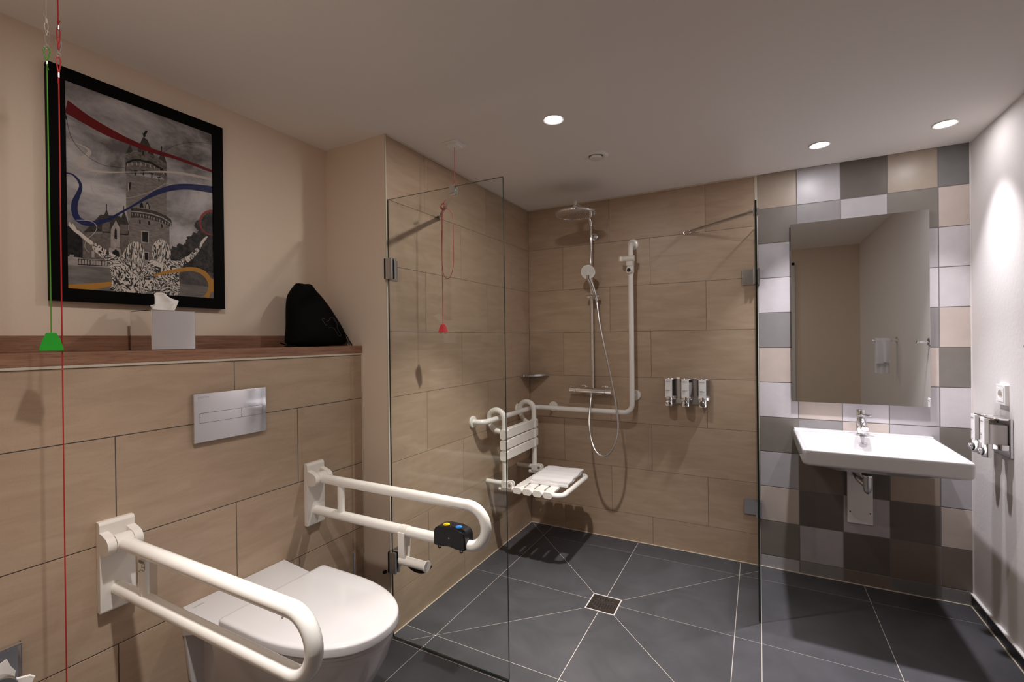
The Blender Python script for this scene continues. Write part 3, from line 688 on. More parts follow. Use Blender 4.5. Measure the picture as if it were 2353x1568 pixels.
for z in (1.684, .340):
    b = MB(); b.box((1.4785, -.050, z-.045), (1.489, -.002, z+.045), M['chrome_s'], .0015); b.box((1.457, -.050, z-.045), (1.4675, -.002, z+.045), M['chrome_s'], .0015)
    h_ = b.build('hinge', gr)
    b = MB(); b.box((1.398, -.007, z-.045), (1.489, -.0005, z+.045), M['chrome_s'], .0015); b.build('wall_plate', h_)
def brace(par, w, wn, g, gn, h=.022):
    w = Vector(w); g = Vector(g); wn = Vector(wn); gn = Vector(gn)
    d = (g-w).normalized(); L = (g-w).length
    b = MB(); b.cyl(w+wn*.0004, w+wn*.012, .012, M['chrome_s'], 24, .002)
    b.cyl(w+wn*.006+d*.002, w+wn*.006+d*.05, .011, M['chrome'], 24, .002)
    b.cyl(w+wn*.006+d*.04, g-d*.03, .0085, M['chrome_s'], 24)
    sv = d.cross(Vector((0, 0, 1))).normalized()
    b.prism([(-.012, -.018), (.012, -.018), (.012, .012), (.005, .016), (-.005, .016), (-.012, .012)], g - gn*.016, gn.cross(Vector((0, 0, 1))).normalized(), (0, 0, 1), -.0001, M['chrome'])
    b.cyl(g-d*.05, g-d*.004, .0115, M['chrome'], 24, .002)
    br = b.build('brace_bar', par)
    b = MB()
    for s_ in (-1, 1):
        c = g + gn*(.009*s_)
        u_ = gn.cross(Vector((0, 0, 1))).normalized()
        b.prism([(-.011, -.026), (.011, -.026), (.011, .010), (.006, .014), (-.006, .014), (-.011, .010)], c-gn*.0045, u_, (0, 0, 1), .009 if u_.cross(Vector((0, 0, 1))).dot(gn) > 0 else -.009, M['chrome'], .001)
    b.box(g-Vector((.007, .007, -.002)), g+Vector((.007, .007, .010)), M['chrome'], .002)
    b.build('glass_clamp', br)
brace(gl, (.0, -1.075, 1.985), (1, 0, 0), (.374, -1.471, 1.962), (0, 1, 0))
brace(gr, (1.084, 0, 1.985), (0, -1, 0), (1.473, -.45, 1.962), (1, 0, 0))

# ------------------------------------------------------------------ floor drain
t = thing('floor_drain', (.779, -.789, 0), 'square steel drain grate with slots, set in the dark shower floor', 'drain')
dx0, dx1, dy0, dy1 = .704, .854, -.864, -.714
b = MB()
for a, c in (((dx0, dy0), (dx1, dy0+.006)), ((dx0, dy1-.006), (dx1, dy1)), ((dx0, dy0+.006), (dx0+.006, dy1-.006)), ((dx1-.006, dy0+.006), (dx1, dy1-.006))):
    b.box((a[0], a[1], -.004), (c[0], c[1], .0022), M['drain_frame'])
b.build('steel_frame', t)
b = MB(); b.box((dx0+.004, dy0+.004, -.003), (dx1-.004, dy1-.004, .0008), M['dark_steel'], .0004); b2 = b
cxm = (dx0+dx1)/2
def slot(x, y0, y1, w=.0038):
    sh = [(x+math.cos(R(a))*w, (y1 if a < 180 else y0)+math.sin(R(a))*w) for a in range(0, 360, 20)]
    so = [(x+math.cos(R(a))*(w+.0012), (y1 if a < 180 else y0)+math.sin(R(a))*(w+.0012)) for a in range(0, 360, 20)]
    b.rings([[Vector((p[0], p[1], .0009)) for p in so], [Vector((p[0], p[1], .0016)) for p in [( (a[0]+c[0])/2, (a[1]+c[1])/2) for a, c in zip(sh, so)]], [Vector((p[0], p[1], .0009)) for p in sh]], M['steel'], False, False)
    b2.flat(sh, (0, 0, .00095), (1, 0, 0), (0, 1, 0), M['blackvoid'])
for i in range(7):
    x = cxm+(i-3)*.0135; L = .034*math.sqrt(max(0, 1-((i-3)/3.2)**2))
    slot(x, -.748-L*.1-.012+(.034-L)*.3, -.748+L*.25)
for i in range(9):
    x = cxm+(i-4)*.0135; L = .05*math.sqrt(max(.05, 1-((i-4)/4.6)**2)); c0 = -.800+.012*((i-4)/4)**2
    slot(x, c0-L*.7, c0+L*.3)
b.build('grate_plate', t, smooth=False)

# ------------------------------------------------------------------ wooden ledge above the toilet
t = thing('wooden_ledge', (XN, -2.17, 1.284), 'brown walnut ledge running along the top of the tiled wall behind the toilet', 'ledge')
b = MB(); b.box((XN, YF, 1.284), (-.156, YP, 1.318), M['wood'], .001); b.build('shelf_board', t)
b = MB(); b.box((XN+.0002, YF, 1.318), (XN+.014, YP, 1.367), M['wood'], .001); b.build('back_upstand', t)

# ------------------------------------------------------------------ framed print
PX = XN
t = thing('framed_print', (PX, -2.23, 1.82), 'black framed print of a grey castle tower with coloured ribbons and two drawn figures', 'picture')
b = MB(); f0, f1, g0, g1 = -2.4835, -1.976, 1.472, 2.180; i0, i1, j0, j1 = -2.444, -2.0165, 1.511, 2.141
b.box((PX, f0, g0), (PX+.024, i0, g1), M['blackframe'], .001); b.box((PX, i1, g0), (PX+.024, f1, g1), M['blackframe'], .001)
b.box((PX, i0-.001, g0), (PX+.024, i1+.001, j0), M['blackframe'], .001); b.box((PX, i0-.001, j1), (PX+.024, i1+.001, g1), M['blackframe'], .001)
b.build('frame', t)
def pmat(name, lo, hi=None, scale=(1, 1, 1), freq=20, stops=(.35, .65), rough=.4, detail=6, dist=0):
    m = mat('print_'+name, lo, rough, spec=.2)
    if hi:
        nz, _ = noise(m, scale, freq, detail, .6, dist); r = ramp(m, nz.outputs[0], [(stops[0], lo), (stops[1], hi)])
        m.node_tree.links.new(r.outputs[0], m.node_tree.nodes['Principled BSDF'].inputs['Base Color'])
    return m
PM = {
 'sky': pmat('sky', (.10, .088, .088), (.46, .43, .43), (1, 1, 1.7), 4.6, (.36, .64), dist=.35),
 'trees': pmat('trees', (.004, .004, .004), (.022, .019, .018), freq=90),
 'trees2': pmat('bushes', (.012, .010, .010), (.065, .056, .052), freq=70, stops=(.4, .7)),
 'ground': pmat('ground', (.12, .105, .10), (.19, .17, .16), (1, 1, 6), 12),
 'shade': pmat('shade', (.05, .043, .041), (.10, .088, .084), freq=40),
 'stone': pmat('stone', (.085, .070, .060), (.155, .13, .115), freq=120),
 'slate': pmat('slate', (.020, .016, .015), (.055, .046, .042), freq=150),
 'pale': pmat('pale', (.25, .22, .20), (.36, .32, .30), freq=90),
 'ink': pmat('ink', (.008, .007, .007)),
 'tower': pmat('tower', (.11, .092, .082), (.215, .185, .17), (1, 1, 3), 60, (.3, .7)),
 'crown': pmat('crown', (.05, .042, .038), (.16, .135, .122), freq=130, stops=(.35, .62)),
 'balcony': pmat('balcony', (.012, .010, .010), (.07, .06, .055), freq=200),
 'red': pmat('red', (.115, .003, .005)), 'brick': pmat('brick', (.21, .028, .02)), 'cream': pmat('cream', (.42, .37, .34)),
 'blue': pmat('blue', (.012, .016, .075)), 'ochre': pmat('ochre', (.40, .19, .035)), 'skin': pmat('skin', (.56, .50, .44)),
}
def inkmat(name, scale, freq, dist, width):
    m = mat('print_'+name, (.6, .55, .5), .35); n, l, b_ = nodes(m)
    nz, mp = noise(m, scale, freq, 3, .55, dist)
    mt = n.new('ShaderNodeMath'); mt.operation = 'MULTIPLY'; mt.inputs[1].default_value = 9; l.new(nz.outputs[0], mt.inputs[0])
    fr = n.new('ShaderNodeMath'); fr.operation = 'FRACT'; l.new(mt.outputs[0], fr.inputs[0])
    r = ramp(m, fr.outputs[0], [(.0, (.008, .007, .007)), (width, (.008, .007, .007)), (width+.05, (.56, .50, .45)), (.98, (.56, .50, .45))])
    l.new(r.outputs[0], b_.inputs['Base Color']); return m
PM['shirt'] = inkmat('shirt', (1, 1, 1), 22, 1.2, .42)
PM['hair'] = inkmat('hair', (1, 1, .16), 75, .2, .40)
b = MB(); EX = PX+.020
o_ = Vector((EX, i0, j0)); U_ = Vector((0, 1, 0)); V_ = Vector((0, 0, 1))
b.box((PX, i0-.002, j0-.002), (EX-.0001, i1+.002, j1+.002), M['card'])
b.flat(rect(0, i1-i0, 0, j1-j0), o_, U_, V_, PM['sky'])
def inside(poly):
    for nx, ny, c in ((-1, 0, 0), (1, 0, i1-i0), (0, -1, 0), (0, 1, j1-j0)): poly = clip(poly, nx, ny, c)
    return poly
off = 0
def layer(poly, m, up=.000003):
    global off
    off += up
    w = i1-i0; h = j1-j0
    poly = [(0 if x < .003 else w if x > w-.011 else x, 0 if y < .002 else h if y > h-.003 else y) for x, y in poly]
    b.flat(poly, o_, U_, V_, m, off)
def ribbon(pts, m):
    P = spline([(p[0]*1e-4, p[1]*1e-4, p[2]*1e-4) for p in pts], 7); L_ = []; R_ = []
    for i, p in enumerate(P):
        a = P[max(i-1, 0)]; c = P[min(i+1, len(P)-1)]; d = Vector((c.x-a.x, c.y-a.y)); d.normalize(); q = Vector((-d.y, d.x))*max(p.z, .0004)
        L_.append((p.x+q.x, p.y+q.y)); R_.append((p.x-q.x, p.y-q.y))
    for i in range(len(P)-1): layer([R_[i], R_[i+1], L_[i+1], L_[i]], m, .000003 if i == 0 else 0)
def PP(l): return [(x*1e-4, y*1e-4) for x, y in l]
def smooth_poly(l):
    l = PP(l); n = len(l); out = []
    for i in range(n):
        p, q, r_ = l[i-1], l[i], l[(i+1) % n]
        out.append(((p[0]+3*q[0])/4, (p[1]+3*q[1])/4)); out.append(((r_[0]+3*q[0])/4, (r_[1]+3*q[1])/4))
    return out
n_front = [k for k, (a_, _) in enumerate(ART_POLY) if a_ == 'tower'][0]
for k, (nm, pl_) in enumerate(ART_POLY):
    if k == n_front:
        for nm2, pr_ in ART_RIBBON[:3]:
            if nm2 == 'blue': ribbon(pr_, PM[nm2])
    layer(PP(pl_), PM[nm])
    if nm in ('trees', 'trees2'):            # ragged foliage along the top edge
        random.seed(4); q_ = PP(pl_)
        for i in range(len(q_)-1):
            if q_[i][1] < .12 and q_[i+1][1] < .12: continue
            for j in range(9):
                f_ = random.random(); cx_ = q_[i][0]*(1-f_)+q_[i+1][0]*f_; cy_ = q_[i][1]*(1-f_)+q_[i+1][1]*f_; rr_ = random.uniform(.0015, .006)
                layer([(cx_+rr_*random.uniform(.5, 1.3)*math.cos(k_*math.pi/5), cy_+rr_*random.uniform(.5, 1.3)*math.sin(k_*math.pi/5)) for k_ in range(10)], PM[nm], .000001)
for nm, pr_ in ART_RIBBON:
    if nm == 'blue': pr_ = pr_[10:]
    ribbon(pr_, PM[nm])
for nm, pl_ in ART_PEOPLE: layer(PP(pl_) if nm == 'hair' else smooth_poly(pl_), PM[nm])
for nm, pr_ in ART_TOP: ribbon(pr_, PM[nm])
b.build('printed_sheet', t, smooth=False)

# ------------------------------------------------------------------ tissue box on the ledge
t = thing('tissue_box_cover', (-.265, -2.238, 1.318), 'mirror-polished square tissue box on the wooden ledge below the framed print', 'tissue box')
x0, x1, y0, y1, z1 = -.335, -.200, -2.302, -2.172, 1.447
b = MB(); t_ = bmesh.new()
b.box((x0, y0, 1.3182), (x1, y1, z1), M['steel'], .003, 3)
b.build('steel_cover', t)
b = MB(); b.flat([( .028*math.cos(R(a)), .045*math.sin(R(a))) for a in range(0, 360, 12)], ((x0+x1)/2, (y0+y1)/2, z1), (1, 0, 0), (0, 1, 0), M['blackvoid'], .0003); b.build('slot', t, smooth=False)
# a pulled-up sheet
b = MB(); cxx, cyy = (x0+x1)/2, (y0+y1)/2
prof = [  # (u along y, z) rows of the sheet, bottom to top
    [(-.030, 0), (-.018, .0), (.0, 0), (.018, 0), (.026, 0)],
    [(-.039, .020), (-.020, .012), (.0, .016), (.024, .014), (.036, .016)],
    [(-.026, .022), (-.017, .032), (.004, .034), (.030, .032), (.050, .040)],
    [(-.022, .046), (-.012, .052), (.006, .052), (.022, .046), (.053, .043)],
    [(-.018, .060), (-.008, .066), (.003, .066), (.013, .060), (.026, .052)]]
t_ = bmesh.new(); gv = []
for r_i, row in enumerate(prof):
    gv.append([t_.verts.new((cxx + .012*math.sin(c_i*1.9+r_i*.8) - .004*r_i, cyy+u, z1-.002+z*.98)) for c_i, (u, z) in enumerate(row)])
for i in range(4):
    for j in range(4): t_.faces.new([gv[i][j], gv[i][j+1], gv[i+1][j+1], gv[i+1][j]])
bmesh.ops.subdivide_edges(t_, edges=t_.edges[:], cuts=2, use_grid_fill=True, smooth=.8)
b.join(t_, M['paper'])
sh = b.build('tissue_sheet', t, 80)
md = sh.modifiers.new('s', 'SOLIDIFY'); md.thickness = .0006

# ------------------------------------------------------------------ black drawstring bag on the ledge
t = thing('drawstring_bag', (-.27, -1.63, 1.318), 'black drawstring bag with a hairdryer outline, slumped in the corner of the wooden ledge', 'bag')
sil = [(1.319, -1.775, -1.470), (1.345, -1.772, -1.472), (1.375, -1.768, -1.478), (1.41, -1.765, -1.500), (1.45, -1.762, -1.527), (1.49, -1.760, -1.552), (1.52, -1.757, -1.572), (1.54, -1.752, -1.585), (1.560, -1.736, -1.602), (1.575, -1.724, -1.616), (1.588, -1.712, -1.626), (1.597, -1.706, -1.630)]
thk = [.055, .068, .07, .066, .06, .052, .044, .038, .030, .024, .018, .013]
rg = []
for i, (z, a, c) in enumerate(sil):
    n_ = 40; row = []
    for k in range(n_):
        th = 2*math.pi*k/n_; cy = math.cos(th); sx = math.sin(th)
        ey = math.copysign(abs(cy)**.75, cy); ex = math.copysign(abs(sx)**.8, sx)
        w_ = 1 + .035*math.sin(5*th+z*40) + .02*math.sin(11*th+z*90)
        pl2 = .12*math.sin(9*th)*max(0, (z-1.53)/.06)
        y_ = (a+c)/2 + ey*(c-a)/2
        zz = z + (.004*math.sin(th*3+z*30) if 0 < i < 11 else 0)
        if i >= len(sil)-2: zz += .003*math.sin(th*7) - .010*max(0, 1-abs((y_+1.672)/.018))
        row.append(Vector((min(-.275 - .02*max(0, z-1.40)/.18 + ex*thk[i]*(w_+pl2), -.19), y_, zz)))
    rg.append(row)
b = MB(); b.rings(rg, M['fabric'], True, True)
bg = b.build('bag_body', t, 80)
sd = bg.modifiers.new('sub', 'SUBSURF'); sd.levels = 1; sd.render_levels = 2
b = MB()
b.tube(spline([(-.250, -1.500, 1.390), (-.232, -1.490, 1.362), (-.222, -1.483, 1.338), (-.214, -1.4755, 1.3205)], 6), .0022, M['fabric'], 8)
b.tube(spline([(-.240, -1.500, 1.368), (-.226, -1.494, 1.338), (-.218, -1.486, 1.3205)], 6), .002, M['fabric'], 8)
b.build('drawstring', t); b = MB()
b.tube(spline([(-.235, -1.76, 1.325), (-.225, -1.79, 1.322), (-.222, -1.815, 1.327), (-.222, -1.842, 1.336)], 6), .003, M['fabric'], 8)
b.tube(spline([(-.235, -1.77, 1.322), (-.222, -1.80, 1.3205), (-.215, -1.83, 1.3215)], 6), .0025, M['fabric'], 8)
b.build('drawstring', t); b = MB()
b.tube(spline([(-.27, -1.735, 1.560), (-.262, -1.722, 1.573), (-.258, -1.71, 1.582)], 6), .0018, M['fabric'], 8)
b.build('drawstring', t)
b = MB()
L1 = [[(-1.629, 1.438), (-1.635, 1.4405), (-1.642, 1.440), (-1.646, 1.437), (-1.638, 1.424), (-1.631, 1.411), (-1.623, 1.414)],
      [(-1.624, 1.427), (-1.607, 1.434), (-1.593, 1.446), (-1.584, 1.4505), (-1.578, 1.449), (-1.567, 1.431), (-1.556, 1.413), (-1.562, 1.408), (-1.563, 1.403), (-1.558, 1.391), (-1.548, 1.380), (-1.543, 1.370), (-1.547, 1.363), (-1.555, 1.364), (-1.563, 1.370), (-1.573, 1.382), (-1.583, 1.395), (-1.588, 1.400), (-1.596, 1.4015), (-1.616, 1.401)],
      [(-1.571, 1.449), (-1.560, 1.432), (-1.549, 1.416), (-1.545, 1.423)]]
def bagx(y, z):
    for i in range(len(sil)-1):
        if sil[i][0] <= z <= sil[i+1][0]:
            f = (z-sil[i][0])/(sil[i+1][0]-sil[i][0]); a = sil[i][1]*(1-f)+sil[i+1][1]*f; c = sil[i][2]*(1-f)+sil[i+1][2]*f; th_ = thk[i]*(1-f)+thk[i+1]*f
            q = min(1, abs((y-(a+c)/2)/((c-a)/2)))**(1/.75)
            ang = math.acos(q if y > (a+c)/2 else -q); ex = math.sin(ang)**.8
            w_ = 1 + .035*math.sin(5*ang+z*40) + .02*math.sin(11*ang+z*90)
            return min(-.275-.02*max(0, z-1.40)/.18+ex*th_*w_, -.19)
for l_ in L1:
    P = [(bagx(y, z)+.0006, y, z) for y, z in l_]
    b.tube(P, .0007, M['logo'], 6)
b.build('outline_print', t)

# ------------------------------------------------------------------ flush plate
t = thing('flush_plate', (XW, -2.08, 1.09), 'polished chrome dual flush plate on the tiles above the toilet', 'flush plate')
b = MB(); b.box((XW, -2.209, 1.010), (-.149, -1.957, 1.172), M['steel'], .0015); fp = b.build('cover_plate', t)
b = MB(); b.box((-.1505, -2.191, 1.0735), (-.1487, -1.9715, 1.1075), M['blackvoid'], .0008); b.build('button_gap', t)
b = MB(); b.box((-.1505, -2.190, 1.0745), (-.1482, -2.0508, 1.1065), M['steel'], .0006); b.build('large_button', t)
b = MB(); b.box((-.1505, -2.0494, 1.0745), (-.1482, -1.9725, 1.1065), M['steel'], .0006); b.build('small_button', t)
b = MB(); b.text('LAUFEN', .010, (-.1489, -2.196, 1.156), (0, 1, 0), (0, 0, 1), M['chrome_s'], .0001); b.build('lettering', t, smooth=False)

# ------------------------------------------------------------------ toilet
TY = -2.066
def dshape(xb, xs, xt, hw, n=28, rb=.012):
    """D outline: straight back at xb, straight sides to xs, rounded front to xt"""
    out = []
    for k in range(n+1):
        a = -math.pi/2 + math.pi*k/n
        ca = math.cos(a); sa = math.sin(a)
        out.append((xs+(xt-xs)*abs(ca)**.92, TY+hw*math.copysign(abs(sa)**.92, sa)))
    out += [(xb+rb, TY+hw), (xb+rb*.3, TY+hw-rb*.3), (xb, TY+hw-rb), (xb, TY-hw+rb), (xb+rb*.3, TY-hw+rb*.3), (xb+rb, TY-hw)]
    return out
def lay(out, z): return [Vector((p[0], p[1], z)) for p in out]
t = thing('wall_hung_toilet', (XW, TY, .1), 'white wall-hung toilet with closed lid, between the two white folding rails', 'toilet')
b = MB()
b.rings([lay(dshape(XW, .20, .525, .180, rb=.008), z) if False else lay(dshape(XW, .20+d, .522+d, .181+d, rb=.008), z) for z, d in ((.452, -.004), (.470, 0), (.474, -.002))], M['ceramic'])
b.prism([(XW, .40), (XW, .491), (XW+.004, .493), (.020, .4755), (.020, .46)], (0, TY+.181, 0), (1, 0, 0), (0, 0, 1), .362, M['ceramic'], .0015)
b.prism([(TY-.1795, .476), (TY-.1795, .40), (TY-.165, .25), (TY-.12, .13), (TY+.12, .13), (TY+.165, .25), (TY+.1795, .40), (TY+.1795, .476)], (XW+.0002, 0, 0), (0, 1, 0), (0, 0, 1), .016, M['ceramic'], .004)
secs = [(.455, -.03, .20, .519, .178), (.40, -.03, .19, .500, .172), (.33, -.025, .17, .462, .160), (.26, -.02, .14, .405, .142), (.20, -.02, .10, .335, .120), (.15, -.02, .07, .27, .10), (.13, -.015, .05, .235, .085)]
b.rings([lay(dshape(x0, xs, xt, hw, rb=.02), z) for z, x0, xs, xt, hw in secs], M['ceramic'])
b.rings([[Vector((x, TY+y, z)) for y, z in rrect(-.125*s_, .125*s_, .15, .45, .03)] for x, s_ in ((XW+.01, 1.0), (-.04, .95), (.02, 1.05))], M['ceramic'])
b.build('ceramic_bowl', t, 40)
b = MB(); b.rings([lay(dshape(.055, .21, .523, .183), .474), lay(dshape(.052, .21, .527, .186), .477), lay(dshape(.052, .21, .527, .186), .4845), lay(dshape(.055, .21, .523, .183), .487)], M['ceramic']); b.build('seat_ring', t, 40)
b = MB(); b.rings([lay(dshape(.048+d, .21, .535-d, .192-d), z) for z, d in ((.488, .004), (.490, .001), (.494, 0), (.511, .001), (.5155, .0035), (.518, .009), (.519, .02))], M['ceramic']); b.build('lid', t, 50)
b = MB(); b.text('LAUFEN', .009, (-.125, TY-.165, .4925), (0, 1, 0), (-1, 0, .1), M['text_faint'], .0001); b.build('lettering', t, smooth=False)

# ------------------------------------------------------------------ folding support rails beside the toilet
def rail(yc, label):
    t = thing('folding_support_rail', (XW, yc, .71), label, 'grab rail', 'folding rails beside the toilet')
    w = .042; r_ = .0185
    b = MB()
    prof = [(XW, .587), (XW+.020, .587), (XW+.022, .592), (XW+.022, .775), (XW+.022, .84-.006), (XW+.016, .842), (XW, .842)]
    b.prism([(p[0], p[1]) for p in prof], (0, yc+w, 0), (1, 0, 0), (0, 0, 1), 2*w, M['cream_pl'], .002)
    b.build('wall_plate', t)
    hz = .781; hx = XW+.047
    for s_ in (-1, 1):
        b = MB()
        y0 = yc+s_*w; y1 = yc+s_*(w-.021)
        pr = [(XW+.018, hz-.024), (hx-.006, hz-.027)] + [(hx+.0255*math.cos(R(a)), hz+.0255*math.sin(R(a))) for a in range(-85, 90, 12)] + [(XW+.035, hz+.030), (XW+.020, hz+.034)]
        b.prism(pr, (0, max(y0, y1), 0), (1, 0, 0), (0, 0, 1), abs(y1-y0), M['cream_pl'], .0012)
        b.build('hinge_knuckle', t)
    b = MB(); b.cyl((hx, yc-w+.022, hz), (hx, yc+w-.022, hz), .025, M['cream_pl'], 36); b.build('hinge_barrel', t)
    b = MB()
    path = fillet([(hx+.012, yc, hz-.001), (.679, yc, .781), (.679, yc, .645), (XW+.022, yc, .645)], [.0675, .0675], 14)
    b.tube(path, r_, M['white_pl'], 28)
    bar = b.build('bow_tube', t, 60)
    b = MB()
    b.rings([[Vector((.005+.0165*math.cos(2*math.pi*k/24), yc+.011*math.sin(2*math.pi*k/24), z)) for k in range(24)] for z in (.650, .775)], M['white_pl'])
    b.build('cross_strut', t, 60)
    for x_, z_ in ((.60, .7605), (.60, .6245)):
        b = MB(); b.lathe([(.0022, -.0006), (.0026, .0002), (.0012, .0008)], (x_, yc-.0185*.72, z_+.0185*(.28 if z_ > .7 else .3)), (0, -1, .3), M['chrome_s'], 12); b.build('stud', bar)
    return t, bar
ra, bar = rail(-2.420, 'white folding support rail left of the toilet, nearest the camera, with a small printed label')
b = MB()
b.prism([(.002, .663), (.048, .663), (.048, .752), (.002, .765)], (0, -2.4085, 0), (1, 0, 0), (0, 0, 1), .0006, M['clear_pl'])
b.text('HEWI', .0125, (.0035, -2.4325, .752), (1, 0, 0), (0, 0, 1), M['text_black'], .0001, True)
b.text('max. 100 kg', .0040, (.013, -2.4322, .7335), (1, 0, 0), (0, 0, 1), M['text_black'], .0001)
b.text('CE', .0050, (.004, -2.4322, .727), (1, 0, 0), (0, 0, 1), M['text_black'], .0001)
for a_, c_ in (((.008, .7405), (.022, .7465)), ((.0095, .7435), (.0235, .7435)), ((.0235, .7375), (.0235, .7505)), ((.0200, .7500), (.0260, .7560)), ((.008, .7395), (.008, .749))):
    b.tube([(a_[0]+.013, -2.4322, a_[1]), (c_[0]+.013, -2.4322, c_[1])], .0004, M['text_black'], 5)
b.build('printed_label', ra, smooth=False)
rb, bar2 = rail(-1.748, 'white folding support rail right of the toilet, with black push-button box and roll holder')
# roll holder hung on the lower bar of the far rail
yc = -1.748
t = thing('roll_holder_arm', (.315, yc, .60), 'white empty roll holder clipped on the lower bar of the far folding rail', 'roll holder')
b = MB()
ring = [(.0205*math.cos(R(a)), .0205*math.sin(R(a))) for a in range(0, 360, 12)]
b.rings([[Vector((x, yc+p[0], .645+p[1])) for p in ring] for x in (.318, .348)], M['cream_pl'])
b.prism([(-.0205, .645), (-.0185, .560), (-.016, .537), (-.010, .526), (-.012, .545), (-.0155, .645)], (.318, yc-.004, 0), (0, 1, 0), (0, 0, 1), .030, M['cream_pl'], .001)
b.prism([(.0205, .645), (.006, .527), (.002, .532), (.0155, .645)], (.318, yc-.002, 0), (0, 1, 0), (0, 0, 1), .030, M['cream_pl'], .001)
b.cyl((.318, yc-.010, .540), (.349, yc-.010, .540), .0165, M['cream_pl'], 28, .002)
b.build('strap', t)
b = MB(); b.cyl((.346, yc-.010, .540), (.437, yc-.010, .540), .0160, M['cream_pl'], 32, .001); b.cyl((.436, yc-.010, .540), (.442, yc-.010, .540), .0200, M['cream_pl'], 32, .002); b.build('spindle', t)
b = MB(); b.prism([(.052*math.cos(R(a))+.385, .530+.030*math.sin(R(a))) for a in range(180, 361, 10)], (0, yc+.022, 0), (1, 0, 0), (0, 0, 1), .020, M['black'], .002); b.build('black_flap', t)
# push-button transmitter box
t = thing('push_button_box', (.547, yc, .67), 'black box with a yellow and a blue button clamped on the far folding rail', 'push button')
b = MB()
pr = [(.482, .636), (.482, .680), (.487, .692), (.497, .698), (.520, .7015), (.547, .7020), (.575, .7015), (.597, .698), (.607, .692), (.612, .680), (.612, .636), (.600, .632), (.580, .640), (.547, .645), (.514, .640), (.494, .632)]
b.prism(pr, (0, yc+.027, 0), (1, 0, 0), (0, 0, 1), .054, M['black'], .005, 3)
b.build('housing', t, 50)
for x_, m_, n_ in ((.522, 'yellow', 'yellow_button'), (.573, 'blue', 'blue_button')):
    b = MB(); b.lathe([(.0115, -.001), (.0115, .0012), (.0105, .002), (0, .0022)], (x_, yc-.004, .7018), (0, 0, 1), M[m_], 32); b.box((x_-.009, yc-.0045, .7039), (x_+.009, yc-.0035, .7044), M['black']); b.build(n_, t)
for x_ in (.500, .590):
    b = MB(); b.tube(spline([(x_, yc-.0215, .640), (x_, yc-.0225, .630), (x_, yc-.018, .6225), (x_, yc-.008, .6215)], 6), .0022, M['rubber'], 10); b.build('clip_prong', t)
b = MB(); b.lathe([(.0025, 0), (.002, .0008)], (.548, yc-.027, .668), (0, -1, 0), M['chrome_s'], 12); b.build('screw', t)

# ------------------------------------------------------------------ toilet brush behind the toilet
t = thing('toilet_brush', (-.095, -1.595, 0), 'toilet brush with thin chrome handle standing behind the toilet by the plaster pier', 'toilet brush')
b = MB(); b.cyl((-.095, -1.595, .25), (-.095, -1.595, .418), .0065, M['chrome_s'], 20, .002); b.build('handle', t)
b = MB(); b.cyl((-.095, -1.595, .0005), (-.095, -1.595, .26), .042, M['chrome_s'], 40, .003); b.build('holder', t)

# ------------------------------------------------------------------ toilet roll in chrome recess, low at the left
t = thing('roll_recess_box', (XW, -2.69, .53), 'chrome recessed roll holder box in the tiles at the bottom left corner', 'roll holder')
b = MB()
y0, y1, z0, z1 = -2.765, -2.615, .455, .600
b.box((XW+.0001, y0+.0015, z0+.002), (XW+.003, y1-.0015, z1-.0015), M['steel'])
b.box((XW, y0, z1-.006), (XW+.016, y1, z1), M['steel'], .001); b.box((XW, y1-.003, z0), (XW+.012, y1, z1), M['chrome_s'], .001)
b.box((XW, y0, z0), (XW+.012, y0+.003, z1), M['steel'], .001); b.box((XW, y0, z0), (XW+.012, y1, z0+.004), M['steel'], .001)
b.cyl((XW, -2.69, .535), (-.06, -2.69, .535), .008, M['chrome'], 20)
b.build('steel_box', t)
t = thing('toilet_roll', (-.08, -2.69, .535), 'white toilet roll with folded paper ends on the chrome holder, bottom left corner', 'toilet roll')
b = MB(); b.lathe([(.022, -.048), (.050, -.048), (.0515, -.046), (.0515, .046), (.050, .048), (.022, .048)], (-.09, -2.70, .535), (1, 0, 0), M['paper'], 48, False); b.build('paper_coil', t)
b = MB(); b.lathe([(.020, -.047), (.022, -.048), (.022, .048), (.020, .047)], (-.09, -2.70, .535), (1, 0, 0), M['card'], 40, False); b.build('cardboard_core', t)
b = MB()
b.prism([(-2.72, .56), (-2.695, .596), (-2.6660, .6095), (-2.6620, .6105), (-2.6560, .590), (-2.648, .575), (-2.65, .56)], (-.070, 0, 0), (0, 1, 0), (0, 0, 1), .002, M['paper'], .0003)
b.rings([[Vector((-.05, -2.655, .568)), Vector((-.04, -2.632, .5655)), Vector((-.036, -2.624, .558)), Vector((-.040, -2.640, .520)), Vector((-.045, -2.66, .500))], [Vector((-.046, -2.656, .566)), Vector((-.036, -2.633, .5635)), Vector((-.033, -2.626, .558)), Vector((-.036, -2.640, .520)), Vector((-.041, -2.66, .500))]], M['paper'])
b.build('folded_end', t, 20)
b = MB(); b.cyl((-.062, -2.682, .556), (-.036, -2.682, .556), .031, M['chrome_s'], 40, .004); b.build('end_cap', t)

